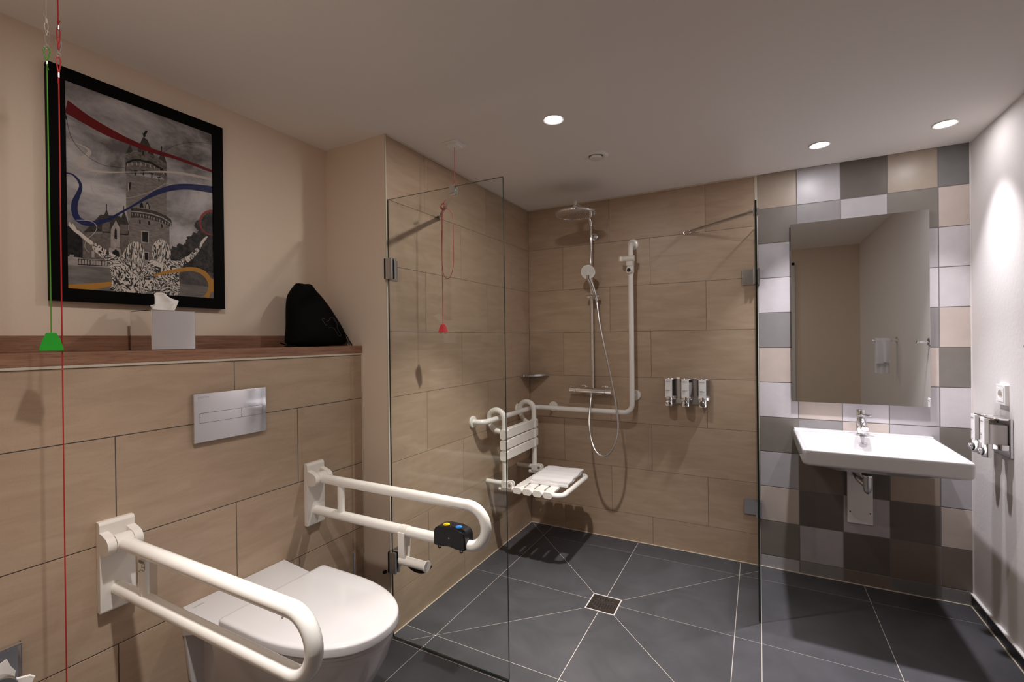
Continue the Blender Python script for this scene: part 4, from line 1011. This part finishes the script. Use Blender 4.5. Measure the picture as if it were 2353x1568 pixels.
# ------------------------------------------------------------------ corner grab rail of the shower
t = thing('shower_grab_rail', (.4, -.05, .86), 'white tubular grab rail wrapping the shower corner and rising vertically on the back wall', 'grab rail')
gr_r = .0165
def flange(b, p, n, r=.035):
    p = Vector(p); n = Vector(n)
    b.lathe([(r, 0), (r, .006), (r-.0015, .009), (r-.006, .0105), (.017, .011)], p, n, M['white_pl'], 40)
b = MB()
path = fillet([(.003, -.775, .859), (.075, -.775, .859), (.075, -.078, .858), (.762, -.078, .858), (.762, -.078, 1.948), (.762, -.003, 1.948)], [.050, .055, .055, .045], 10)
path = fillet([(.003, -.775, .859), (.075, -.775, .859), (.075, -.078, .858), (.762, -.078, .858), (.762, -.078, 1.948), (.762, -.003, 1.948)], [.050, .055, .055, .045], 10)
b.tube(path, gr_r, M['white_pl'], 24)
b.build('rail_tube', t, 60)
for p, n in (((.0, -.775, .859), (1, 0, 0)), ((0, -.205, .859), (1, 0, 0)), ((.185, 0, .858), (0, -1, 0)), ((.766, 0, .965), (0, -1, 0)), ((.762, 0, 1.948), (0, -1, 0))):
    b = MB(); flange(b, p, n)
    pe = Vector(p)+Vector(n)*.075
    if not (abs(p[1]+.775) < .01 or abs(p[2]-1.948) < .01): b.cyl(Vector(p)+Vector(n)*.005, pe, .0085, M['white_pl'], 20)
    b.build('wall_flange', t)
# empty white slider on the vertical part
b = MB(); x_, y_ = .762, -.078
b.cyl((x_-.040, y_-.026, 1.842), (x_+.032, y_-.026, 1.842), .0185, M['cream_pl'], 28, .002)
b.box((x_-.022, y_-.032, 1.795), (x_+.020, y_+.021, 1.860), M['cream_pl'], .006, 3)
b.box((x_-.020, y_-.024, 1.752), (x_+.019, y_+.020, 1.80), M['cream_pl'], .005, 3)
sl = b.build('slider', t, 50)
b = MB(); b.lathe([(.0185, .0), (.0185, .010), (.0165, .012), (.0125, .012)], (x_-.004, y_-.024, 1.768), (0, -1, 0), M['cream_pl'], 32, False); b.build('clamp_ring', sl)
b = MB(); b.lathe([(.0125, .0), (.0125, .0085)], (x_-.004, y_-.024, 1.768), (0, -1, 0), M['black'], 32); b.build('clamp_button', sl)
b = MB()
pr = [(.016*math.cos(R(a)), .016*math.sin(R(a))) for a in range(150, 391, 12)] + [(.009*math.cos(R(a)), .009*math.sin(R(a))) for a in range(390, 149, -12)]
b.prism(pr, (x_-.052, y_-.030, 1.826), (1, 0, 0), (0, 1, 0), .030, M['cream_pl'], .0008)
b.build('shower_cradle', sl)

# ------------------------------------------------------------------ hang-in shower seat
t = thing('folding_shower_chair', (.25, -.42, .45), 'white slatted folding shower chair hooked over the corner grab rail', 'shower seat')
yn, yf = -.623, -.208; bx = .128; sz = .452
for yy in (yn, yf):
    b = MB()
    arc = [(.075-.053*math.cos(R(a)), yy, .859+.053*math.sin(R(a))) for a in range(-60, 181, 10)]
    arc = [(.050, yy, .79)] + arc[3:] if False else arc
    tail = spline([(.092, yy+.03*(1 if yy < -.4 else -1), .775), (.052, yy+.006*(1 if yy < -.4 else -1), .790), (.0255, yy, .835), (.022, yy, .862)], 5)
    path = tail + [(.075-.053*math.cos(R(a)), yy, .862+.050*math.sin(R(a))) for a in range(10, 180, 10)] + [(bx, yy, .85), (bx, yy, .72), (bx, yy, .445)]
    b.tube(path, .0165, M['white_pl'], 22)
    b.build('hook_tube', t, 60)
b = MB()
# rear connecting tube between the two hooks
b.tube(fillet([(.088, yn+.030, .776), (.088, yf-.030, .776)], [], 4), .0125, M['white_pl'], 18); b.ball((.092, yn+.028, .775), .017, M['white_pl']); b.ball((.092, yf-.028, .775), .0165, M['white_pl'])
b.build('connecting_tube', t, 60)
for z0 in (.740, .676, .612)[::1]:
    b = MB()
    z1_ = z0 + .058
    pr = rrect(-.021, .021, -.029, .029, .012)
    b.rings([[Vector((bx+u, y, z0+.029+v)) for u, v in pr] for y in (yn-.020, yn+.022)], M['white_pl'])
    b.rings([[Vector((bx+u, y, z0+.029+v)) for u, v in pr] for y in (yf-.022, yf+.020)], M['white_pl'])
    b.box((bx-.002, yn+.018, z0+.0), (bx+.014, yf-.018, z1_), M['white_pl'], .005, 3)
    b.build('back_slat', t, 40)
for yy in (yn, yf):
    b = MB(); b.cyl((.0, yy, .474), (.125, yy, .474), .0145, M['white_pl'], 24, .003); b.build('wall_strut', t, 60)
    b = MB()
    for s_ in (-1, 1):
        b.prism([(.112, .452), (.165, .452)] + [(.168+.020*math.cos(R(a)), .473+.020*math.sin(R(a))) for a in range(-80, 100, 15)] + [(.112, .492)], (0, yy+s_*.014+.004, 0), (1, 0, 0), (0, 0, 1), .008, M['white_pl'], .001)
    b.cyl((.125, yy, .452), (.125, yy, .492), .018, M['white_pl'], 24, .002)
    b.build('hinge_bracket', t, 40)
    b = MB(); b.lathe([(.009, 0), (.008, .0022), (.004, .0026), (.0038, .001)], (.168, yy-.018, .473), (0, -1, 0), M['chrome_s'], 24); b.cyl((.168, yy-.016, .473), (.168, yy+.016, .473), .010, M['chrome_s'], 20); b.build('hinge_bolt', t)
    b = MB(); b.cyl((.088, yy, .438), (.195, yy, .440), .012, M['white_pl'], 24, .002); b.build('stop_tube', t, 60)
b = MB(); sx1 = .500; r_ = .0155
b.tube(fillet([(.186, yn-.012, sz), (sx1, yn-.012, sz), (sx1, yf+.012, sz), (.186, yf+.012, sz)], [.045, .045], 12), r_, M['white_pl'], 24)
b.build('seat_frame', t, 60)
for k in range(4):
    b = MB(); xa = .196 + k*.0645; xb = xa+.0565
    pr = rrect(xa, xb, sz-.019, sz+.021, .014)
    for ya, yb in ((yn-.033, yn+.012), (yf-.012, yf+.033)):
        b.rings([[Vector((p[0]*(1-i_)+((xa+xb)/2+(p[0]-(xa+xb)/2)*.93)*i_, y, sz+(p[1]-sz)*(1-.12*i_))) for p in pr] for y, i_ in ((ya, 1), (ya+.006, 0), (yb-.001, 0), (yb, .5))], M['white_pl'])
    b.box((xa+.001, yn+.008, sz+.002), (xb-.001, yf-.008, sz+.0205), M['white_pl'], .005, 3)
    b.build('seat_slat', t, 40)
# folded towel lying on the seat
t = thing('folded_towel', (.36, -.37, .4735), 'small folded white towel lying on the slatted shower chair', 'towel')
b = MB()
def tow(x0, x1, y0, y1, z0, z1, seed):
    random.seed(seed); r_ = (z1-z0)/2; rows = []; n_ = 26
    for i in range(n_+1):
        y = y0+(y1-y0)*i/n_
        e = .003*math.sin(y*60+seed); e2 = .003*math.sin(y*45+seed*2)
        pts = []
        xs0, xs1 = x0+e, x1+e2
        for j in range(9): pts.append((xs0+(xs1-xs0)*j/8, z0))
        for a in range(-75, 90, 15): pts.append((xs1+r_*.8*math.cos(R(a)), z0+r_+r_*math.sin(R(a))))
        for j in range(9): pts.append((xs1+(xs0-xs1)*j/8, z1+.0018*math.sin(j*1.3+y*30)+.001*math.sin(y*90)))
        for a in range(105, 255, 15): pts.append((xs0+r_*.8*math.cos(R(a)), z0+r_+r_*math.sin(R(a))))
        rows.append([Vector((p[0], y, p[1])) for p in pts])
    b.rings(rows, M['towel'])
tow(.245, .478, -.545, -.215, .4737, .486, 1); tow(.250, .482, -.538, -.220, .4862, .499, 2.4)
tw = b.build('towel_layers', t, 50)
tw.rotation_euler = (0, 0, R(4)); 

# ------------------------------------------------------------------ shower set
t = thing('shower_column', (.48, -.05, .99), 'chrome shower column with round overhead rose, hand shower and looping hose', 'shower')
b = MB()
mx0, mx1, my, mz = .334, .628, -.062, .990
b.cyl((mx0+.045, my, mz), (mx1-.045, my, mz), .0200, M['chrome'], 36, .002)
b.build('mixer_body', t)
for a_, c_ in ((mx0, mx0+.044), (mx1-.044, mx1)):
    b = MB(); b.cyl((a_, my, mz), (c_, my, mz), .0215, M['chrome'], 36, .003); b.box((((a_+.006) if a_ < .4 else c_-.014), my-.004, mz+.018), (((a_+.014) if a_ < .4 else c_-.006), my+.004, mz+.0255), M['chrome'], .001); b.build('control_knob', t)
for x_ in (.414, .560):
    b = MB(); b.lathe([(.033, 0), (.033, .004), (.028, .012), (.020, .016)], (x_, 0, mz+.002), (0, -1, 0), M['chrome'], 36); b.cyl((x_, -.012, mz), (x_, my, mz), .014, M['chrome'], 24); b.build('wall_rosette', t)
rx = .495
b = MB()
b.tube(spline([(rx, -.062, 1.008), (rx, -.062, 1.5), (rx, -.062, 1.98)], 4) + fillet([(rx, -.062, 2.02), (rx, -.062, 2.150), (rx, -.340, 2.170)], [.07], 12), .0105, M['chrome'], 24)
b.build('riser_pipe', t, 60)
b = MB(); b.lathe([(.026, 0), (.026, .006), (.021, .012), (.012, .016), (.010, .055)], (rx+.002, 0, 2.027), (0, -1, 0), M['chrome'], 32); b.cyl((rx, -.062, 2.012), (rx, -.062, 2.042), .0135, M['chrome'], 24, .002); b.build('wall_bracket', t)
b = MB(); hc = Vector((.495, -.355, 2.103))
b.cyl(hc+Vector((0, 0, .075)), hc+Vector((0, 0, .045)), .0125, M['chrome'], 24, .002); b.ball(hc+Vector((0, 0, .040)), .017, M['chrome']); b.lathe([(.022, .028), (.030, .018), (.034, .010)], hc, (0, 0, 1), M['chrome'], 32)
b.build('swivel_joint', t)
b = MB(); b.lathe([(0, .011), (.08, .011), (.118, .010), (.1245, .007), (.126, .002), (.1255, -.004), (.122, -.0065), (.118, -.0065), (.1175, -.0055), (0, -.0055)], hc, (0, 0, 1), M['chrome'], 64, True)
for k in range(1, 8):
    n_ = 6*k+4
    for j in range(n_):
        a = 2*math.pi*j/n_+k*.3; p = hc+Vector((math.cos(a), math.sin(a), 0))*(.0155*k)
        b.lathe([(.0016, -.005), (.0013, -.0072)], p, (0, 0, 1), M['cream_pl'], 6)
b.build('overhead_rose', t, 50)
# hand shower on its slider
b = MB(); b.box((rx-.030, -.082, 1.608), (rx+.018, -.040, 1.630), M['chrome'], .008, 3); b.cyl((rx-.030, -.066, 1.619), (rx+.055, -.066, 1.619), .0115, M['chrome'], 24, .002)
b.cyl((rx+.028, -.085, 1.600), (rx+.034, -.093, 1.637), .0155, M['chrome'], 24, .002); b.build('slider', t, 50)
b = MB(); fc = Vector((.503, -.150, 1.772)); fn = Vector((.12, -1, -.34)).normalized()
b.lathe([(0, -.016), (.030, -.014), (.044, -.006), (.0485, .002), (.048, .006), (.046, .0075), (0, .0075)], fc, fn, M['chrome'], 48)
fu = Vector((0, 0, 1)); fu = (fu-fn*fu.dot(fn)).normalized()
hs = fc-fu*.040-fn*.003
b.tube(spline([hs+fu*.02, hs-fu*.004, (.5165, -.118, 1.690), (.5300, -.092, 1.620), (.5365, -.082, 1.590)], 6), [.017]*6+[.0155]*6+[.0135]*7+[.0115]*6, M['chrome'], 20)
hsh = b.build('hand_shower', t, 60)
b = MB(); b.lathe([(.0455, .0072), (.0455, .0090), (.044, .0096), (0, .0096)], fc, fn, M['white_pl'], 48); fv = fn.cross(fu)
for k in range(0, 5):
    n_ = max(1, 7*k)
    for j in range(n_):
        a = 2*math.pi*j/n_+k*.4; p = fc+fn*.0097+(fu*math.cos(a)+fv*math.sin(a))*(.0088*k)
        b.lathe([(.0014, 0), (.0012, .0009)], p, fn, M['text_grey'], 6)
for p_ in (): pass
b.build('spray_face', hsh)
b = MB()
hp = [(.5365, -.082, 1.592), (.548, -.095, 1.52), (.568, -.115, 1.42), (.603, -.135, 1.275), (.660, -.160, 1.028), (.689, -.180, .880), (.702, -.200, .776), (.690, -.228, .685), (.655, -.248, .622), (.615, -.250, .607), (.570, -.238, .628), (.530, -.205, .69), (.503, -.165, .78), (.491, -.115, .86), (.486, -.072, .93), (.486, -.062, .955)]
b.tube(spline(hp, 8), .0062, M['chrome_s'], 16)
b.build('hose', t, 60)
b = MB(); b.cyl((.486, -.062, .972), (.486, -.062, .945), .0085, M['chrome'], 20, .001); b.build('hose_nut', t); b = MB(); b.cyl((.5365, -.082, 1.600), (.5395, -.085, 1.575), .0085, M['chrome'], 20, .001); b.build('hose_nut', t)

# ------------------------------------------------------------------ corner shelf
t = thing('corner_shelf', (0, 0, 1.085), 'small chrome corner shelf with glass plate in the shower corner', 'shelf')
b = MB()
arc = [(.008, -.150), (.030, -.146), (.075, -.118), (.112, -.075), (.140, -.030), (.150, -.008)]
P = spline([(x, y, 1.083) for x, y in arc], 5)
t_ = []
b.rings([[p+Vector((0, 0, -.007)), p+Vector((.003, -.002, -.007)), p+Vector((.003, -.002, .007)), p+Vector((0, 0, .007))] for p in P], M['chrome_s'])
b.build('front_rail', t)
b = MB(); b.prism([(.004, -.004)] + [(p.x, p.y) for p in P][::-1], (0, 0, 1.078), (1, 0, 0), (0, 1, 0), .003, M['chrome_s']); b.build('shelf_plate', t)
for A_, B_ in (((.0002, -.156, 1.075), (.009, -.146, 1.091)), ((.146, -.009, 1.075), (.156, -.0002, 1.091)), ((.0002, -.012, 1.079), (.012, -.0002, 1.095))):
    b = MB(); b.box(A_, B_, M['chrome'], .001); b.build('wall_lug', t)

# ------------------------------------------------------------------ soap dispensers
def dispensers(name, o, u, n, cs, plate, label, texts, soap, fillh):
    """o: wall point at plate bottom z=0; u: along the wall; n: out of the wall; cs: unit centres along u"""
    t = thing(name, o, label, 'soap dispenser', 'wall-mounted soap dispenser sets')
    o = Vector(o); u = Vector(u); n = Vector(n); z = Vector((0, 0, 1))
    def BX(b, a0, a1, n0, n1, z0, z1, m, bev=.001):
        A = o+u*a0+n*n0+z*z0; B = o+u*a1+n*n1+z*z1
        b.box((min(A.x, B.x), min(A.y, B.y), min(A.z, B.z)), (max(A.x, B.x), max(A.y, B.y), max(A.z, B.z)), m, bev)
    b = MB(); BX(b, plate[0], plate[1], 0, .012, .010, .172, M['chrome_s'], .003); b.build('back_plate', t)
    for i, c in enumerate(cs):
        hw = .037
        def ring(n_in, n_out, w, z_, nn=18):
            out = []
            for k in range(nn+1):
                a = math.pi*k/nn
                out.append(o+u*(c-w*math.cos(a))+n*(n_in+(n_out-n_in)*abs(math.sin(a))**.55)+z*z_)
            return out
        b = MB(); b.rings([ring(.012, .074, hw, .060), ring(.012, .074, hw, .166)], M['clear_pl'], True, True); ch = b.build('clear_chamber', t, 50)
        b = MB(); b.rings([ring(.015, .070, hw-.003, .062), ring(.015, .070, hw-.003, .062+fillh[i])], M[soap[i]], True, True); b.build('liquid_soap', ch, 50)
        b = MB(); b.rings([ring(.012, .076, hw+.001, .165), ring(.012, .077, hw+.001, .170), ring(.012, .074, hw-.003, .174)], M['chrome'], True, True); b.build('cap', t, 50)
        def strip(z0, z1, w, nf, m, d=.006):
            bb = MB(); prf = [(-w, nf-.010)] + [(w*math.sin(a), nf+.0035+.0015*math.cos(a)) for a in [math.pi*(-.5+k/12) for k in range(13)]] + [(w, nf-.010)]
            bb.rings([[o+u*(c+p[0])+n*p[1]+z*z_ for p in prf] for z_ in (z0, z1)], m)
            return bb
        bb = strip(.056, .168, .0205, .078, M['pure_white']); lb = bb.build('label_panel', t, 50)
        bb = MB(); f = n*.0832; lo = o+u*c
        bb.text(texts[i][0], .0085, lo+f-u*.0150+z*.150, u, z, M['text_grey'], .0001)
        bb.prism([(0, 0), (.026, 0), (.026, .0007), (0, .0007)], lo+f-u*.0150+z*.1445, u, z, .0001, M['text_faint'])
        bb.build('brand_lettering', lb, smooth=False); bb = MB()
        bb.text(texts[i][1], .0042, lo+f-u*.0150+z*.0985, u, z, M['text_black'], .0001, True)
        bb.text(texts[i][2], .0042, lo+f-u*.0150+z*.0935, u, z, M['text_black'], .0001, True)
        for q in range(5):
            bb.prism([(0, 0), (.020-(q*7 % 5)*.002, 0), (.020-(q*7 % 5)*.002, .0006), (0, .0006)], lo+f-u*.0150+z*(.0885-.0024*q), u, z, .0001, M['text_faint'])
        bb.build('product_lettering', lb, smooth=False)
        bb = MB()
        prf = [(-.0225, .058)] + [(.0225*math.sin(a), .070+.014*math.cos(a)) for a in [math.pi*(-.5+k/12) for k in range(13)]] + [(.0225, .058)]
        bb.rings([[o+u*(c+p[0]*s_)+n*p[1]+z*z_ for p in prf] for z_, s_ in ((.002, .90), (.006, 1), (.060, 1), (.062, .97))], M['chrome'])
        bb.rings([ring(.012, .060, hw+.001, .040), ring(.012, .062, hw+.002, .043), ring(.012, .062, hw+.002, .062)], M['chrome'], True, True)
        bs = bb.build('chrome_base', t, 50)
        bb = MB(); bb.lathe([(.0165, .0), (.0165, .003), (.0155, .004)], o+u*c+n*.0815+z*.025, n, M['rubber'], 32); bb.lathe([(.0145, .0), (.0145, .011), (.013, .0125), (0, .013)], o+u*c+n*.083+z*.025, n, M['chrome'], 32); bb.build('push_button', bs)
    return t
ZT = 'ZERO%'
dispensers('soap_dispenser_rack', (1.083, 0, .914), (1, 0, 0), (0, -1, 0), (-.097, 0, .097), (-.118, .120),
    'row of three clear and chrome soap dispensers on the beige shower wall', [(ZT, 'SHOWER GEL', 'FOR BODY'), (ZT, 'CONDITIONER', 'FOR HAIR'), (ZT, 'SHAMPOO', 'FOR ALL HAIR')], ['card', 'soap1', 'card'], [.004, .085, .004])
dispensers('soap_dispenser_rack', (XR, -.318, .812), (0, -1, 0), (-1, 0, 0), (-.048, .050), (-.085, .094),
    'pair of filled soap dispensers on the white plaster wall beside the washbasin', [(ZT, 'HAND', 'SOAP'), (ZT, 'BODY', 'LOTION')], ['soap2', 'soap1'], [.090, .082])

# ------------------------------------------------------------------ mirror
t = thing('wall_mirror', (1.94, 0, 1.47), 'tall rectangular frameless mirror on the chequered tiles above the washbasin', 'mirror')
b = MB(); b.box((1.646, -.014, .974), (2.237, -.0005, 1.962), M['door_grey'], .0005); b.build('mirror_backing', t)
b = MB(); b.box((1.643, -.0185, .9715), (2.240, -.0140, 1.9645), M['mirror'], .0006, 1); b.build('mirror_pane', t, smooth=False)

# ------------------------------------------------------------------ washbasin
t = thing('washbasin', (1.948, -.28, .80), 'wide white rectangular washbasin hung below the mirror', 'washbasin')
def basin_ring(ins_s, ins_f, ins_b, r_, z, tp=.011):
    x0, x1 = 1.646+ins_s, 2.252-ins_s; y0, y1 = -.553+ins_f, -.001-ins_b
    out = []
    for x, y in rrect(x0, x1, y0, y1, r_, 7):
        f = (-y)/.55; xm = 1.9485
        out.append(Vector((xm+(x-xm)*(1-tp*2.2*f/ .6*.5), y, z)))
    return out
b = MB()
rg = [basin_ring(.16, .16, .08, .06, .702), basin_ring(.10, .10, .03, .06, .712), basin_ring(.055, .055, .0, .045, .738), basin_ring(.022, .018, .0, .030, .7425), basin_ring(.007, .006, .0, .022, .7475),
      basin_ring(.0015, .002, 0, .018, .757), basin_ring(.0, 0, 0, .018, .800), basin_ring(.0008, .001, 0, .018, .813), basin_ring(.004, .004, 0, .018, .8175), basin_ring(.010, .010, .004, .016, .819),
      basin_ring(.018, .018, .100, .022, .8175), basin_ring(.023, .022, .105, .028, .812), basin_ring(.036, .030, .110, .035, .785), basin_ring(.060, .048, .118, .050, .752), basin_ring(.095, .080, .135, .065, .735), basin_ring(.16, .14, .18, .065, .727), basin_ring(.27, .22, .26, .02, .724)]
b.rings(rg, M['ceramic']); 
b.box((1.650, -.034, .812), (2.247, -.001, .8245), M['ceramic'], .004, 3)
bs = b.build('basin_ceramic', t, 60)
b = MB(); b.prism(rrect(-.017, .017, -.0045, .0045, .0042), (1.948, -.1165, .779), (1, 0, 0), (0, -.45, .9), -.004, M['chrome_s']); b.build('overflow_rim', bs)
b = MB(); b.prism(rrect(-.0135, .0135, -.0030, .0030, .0028), (1.948, -.1170, .779), (1, 0, 0), (0, -.45, .9), .0008, M['card']); b.build('overflow_slot', bs)
for x_ in (1.872, 2.020): b = MB(); b.box((x_-.02, -.10, .696), (x_+.02, -.02, .706), M['steel'], .002); b.cyl((x_+.012, -.075, .708), (x_+.012, -.075, .690), .006, M['steel'], 6); b.build('mounting_bolt', t)
t = thing('basin_faucet', (1.948, -.058, .819), 'chrome single-lever faucet standing on the rear deck of the washbasin', 'faucet')
b = MB(); fx, fy = 1.948, -.058
b.lathe([(.024, 0), (.024, .006), (.0225, .010), (.0215, .095)], (fx, fy, .8185), (0, 0, 1), M['chrome'], 36)
def sec(y, z, w, h):
    return [Vector((fx+p[0], y, z+p[1])) for p in rrect(-w, w, -h, h, min(w, h)*.7, 5)]
b.rings([sec(fy-.004, .885, .0195, .0265), sec(fy-.03, .880, .019, .020), sec(fy-.07, .872, .0175, .0125), sec(fy-.105, .866, .0165, .0100), sec(fy-.110, .8655, .0150, .0085)], M['chrome'])
b.cyl((fx, fy-.092, .860), (fx, fy-.092, .850), .0105, M['chrome_s'], 24, .001)
fb = b.build('faucet_body', t, 50)
b = MB(); b.lathe([(.0215, .0), (.0222, .003), (.0222, .022), (.0205, .030), (.017, .0325), (0, .034)], (fx, fy, .9165), (0, 0, 1), M['chrome'], 36)
b.prism([(-.012, -.010), (.050, -.034), (.056, -.030), (.056, -.018), (.010, .016)], (fx, fy-.006, .923), (.86, -.5, 0), (.5, .86, 0), .007, M['chrome'], .002)
b.build('lever', t, 50)
t = thing('basin_siphon', (1.955, -.14, .62), 'dark chrome bottle trap under the washbasin', 'drain trap')
b = MB(); px_, py_ = 1.958, -.150
b.cyl((px_, py_, .700), (px_, py_, .655), .030, M['rubber'], 32, .003); b.cyl((px_, py_, .655), (px_, py_, .630), .0235, M['rubber'], 32, .002); b.build('drain_collar', t)
b = MB(); b.cyl((px_, py_, .632), (px_, py_, .622), .0225, M['chrome'], 32, .002)
b.lathe([(.0185, .0), (.0190, -.04), (.018, -.065), (.013, -.082), (.006, -.090), (0, -.092)], (px_, py_, .626), (0, 0, 1), M['chrome_s'], 32)
b.build('trap_body', t)
b = MB(); b.tube(fillet([(px_, py_, .575), (px_-.030, py_+.03, .600), (px_-.036, -.012, .615)], [.03], 8), .0155, M['chrome_s'], 20); b.cyl((px_-.036, -.024, .614), (px_-.036, -.014, .615), .027, M['chrome'], 28, .002); b.build('outlet_pipe', t)
t = thing('siphon_cover_panel', (1.95, 0, .45), 'narrow white cover panel with two screw holes below the washbasin', 'cover panel')
b = MB(); b.box((1.893, -.014, .332), (2.004, -.0005, .715), M['pure_white'], .004, 3); pn = b.build('panel', t)
for x_ in (1.905, 1.992): b = MB(); b.lathe([(.0035, 0), (.0035, .0004)], (x_, -.0141, .394), (0, -1, 0), M['blackvoid'], 16); b.build('screw_hole', pn)

# ------------------------------------------------------------------ socket
t = thing('wall_socket', (XR, -.333, 1.078), 'square white wall socket above the soap dispensers on the plaster wall', 'socket')
b = MB(); sy, sz_ = -.334, 1.078
def sqr(h, z, n_=40):
    out = []
    for k in range(n_):
        a = 2*math.pi*k/n_; c_, s_ = math.cos(a), math.sin(a); q = h/max(abs(c_), abs(s_)); out.append(Vector((XR-z, sy+c_*q, sz_+s_*q)))
    return out
def crc(r_, z, n_=40): return [Vector((XR-z, sy+r_*math.cos(2*math.pi*k/n_), sz_+r_*math.sin(2*math.pi*k/n_))) for k in range(n_)]
b.rings([sqr(.042, 0), sqr(.042, .0125), sqr(.041, .0135), sqr(.0312, .0135), sqr(.0308, .0125)], M['pure_white'], False, False); b.build('outer_frame', t)
b = MB(); b.rings([sqr(.0300, .012), sqr(.0300, .0142), sqr(.0292, .015), crc(.0210, .015), crc(.0204, .0142)], M['pure_white'], False, False); b.build('insert', t)
b = MB(); b.rings([crc(.0204, .0142), crc(.0198, .003), crc(.0190, .0022)], M['cream_pl'], False, True); b.build('recess', t)
for s_ in (-1, 1):
    b = MB(); b.lathe([(.0024, 0), (.0022, .0003)], (XR-.0024, sy+s_*.0095, sz_), (-1, 0, 0), M['blackvoid'], 14); b.build('pin_hole', t)

# ------------------------------------------------------------------ what the mirror shows: rail, towel and hook on the right wall
t = thing('towel_rail', (XR, -1.43, 1.297), 'short chrome towel rail on the plaster wall, seen in the mirror', 'towel rail')
b = MB(); b.lathe([(.026, 0), (.026, .004), (.023, .007), (.0085, .008)], (XR, -1.43, 1.297), (-1, 0, 0), M['chrome'], 36); b.build('wall_rosette', t)
b = MB(); b.cyl((XR-.005, -1.43, 1.297), (2.255, -1.43, 1.297), .0075, M['chrome'], 20, .001); b.cyl((2.262, -1.43, 1.297), (2.250, -1.43, 1.297), .0105, M['chrome'], 20, .001); b.build('bar', t)
t = thing('hand_towel', (2.31, -1.43, 1.2), 'white hand towel hanging over the chrome rail, seen in the mirror', 'towel')
b = MB(); rows = []
for j in range(19):
    x = 2.268+.088*j/18
    w = .0045*math.sin(j*.9); q = .006*math.sin(j*.55+1)
    rows.append([Vector(p) for p in ((x+.01*0, -1.443+w*.3, 1.045+.004*math.sin(j*.6)), (x, -1.4425+w, 1.12), (x, -1.4405+w*.8, 1.2), (x, -1.4400, 1.29), (x, -1.4375, 1.303), (x, -1.43, 1.3068), (x, -1.4225, 1.303), (x, -1.420, 1.29), (x, -1.4195+q, 1.2), (x, -1.4185+q, 1.12+.01*(j > 9)),
        (x, -1.4125+q, 1.12+.01*(j > 9)), (x, -1.4130+q, 1.2), (x, -1.4150, 1.29), (x, -1.418, 1.308), (x, -1.43, 1.3135), (x, -1.442, 1.308), (x, -1.4455, 1.29), (x, -1.447+w*.8, 1.2), (x, -1.449+w, 1.12), (x, -1.449+w*.3, 1.046+.004*math.sin(j*.6)))])
b.rings(rows, M['towel']); b.build('cloth', t, 60)
t = thing('robe_hook', (XR, -.68, 1.292), 'small chrome hook on the plaster wall, seen at the right edge of the mirror', 'hook')
b = MB(); b.lathe([(.024, 0), (.024, .004), (.021, .007), (.008, .008)], (XR, -.68, 1.292), (-1, 0, 0), M['chrome'], 36); b.build('wall_rosette', t)
b = MB(); b.cyl((XR-.005, -.68, 1.292), (2.345, -.68, 1.290), .0065, M['chrome'], 20, .001); b.ball((2.345, -.68, 1.291), .0095, M['chrome']); b.build('peg', t)
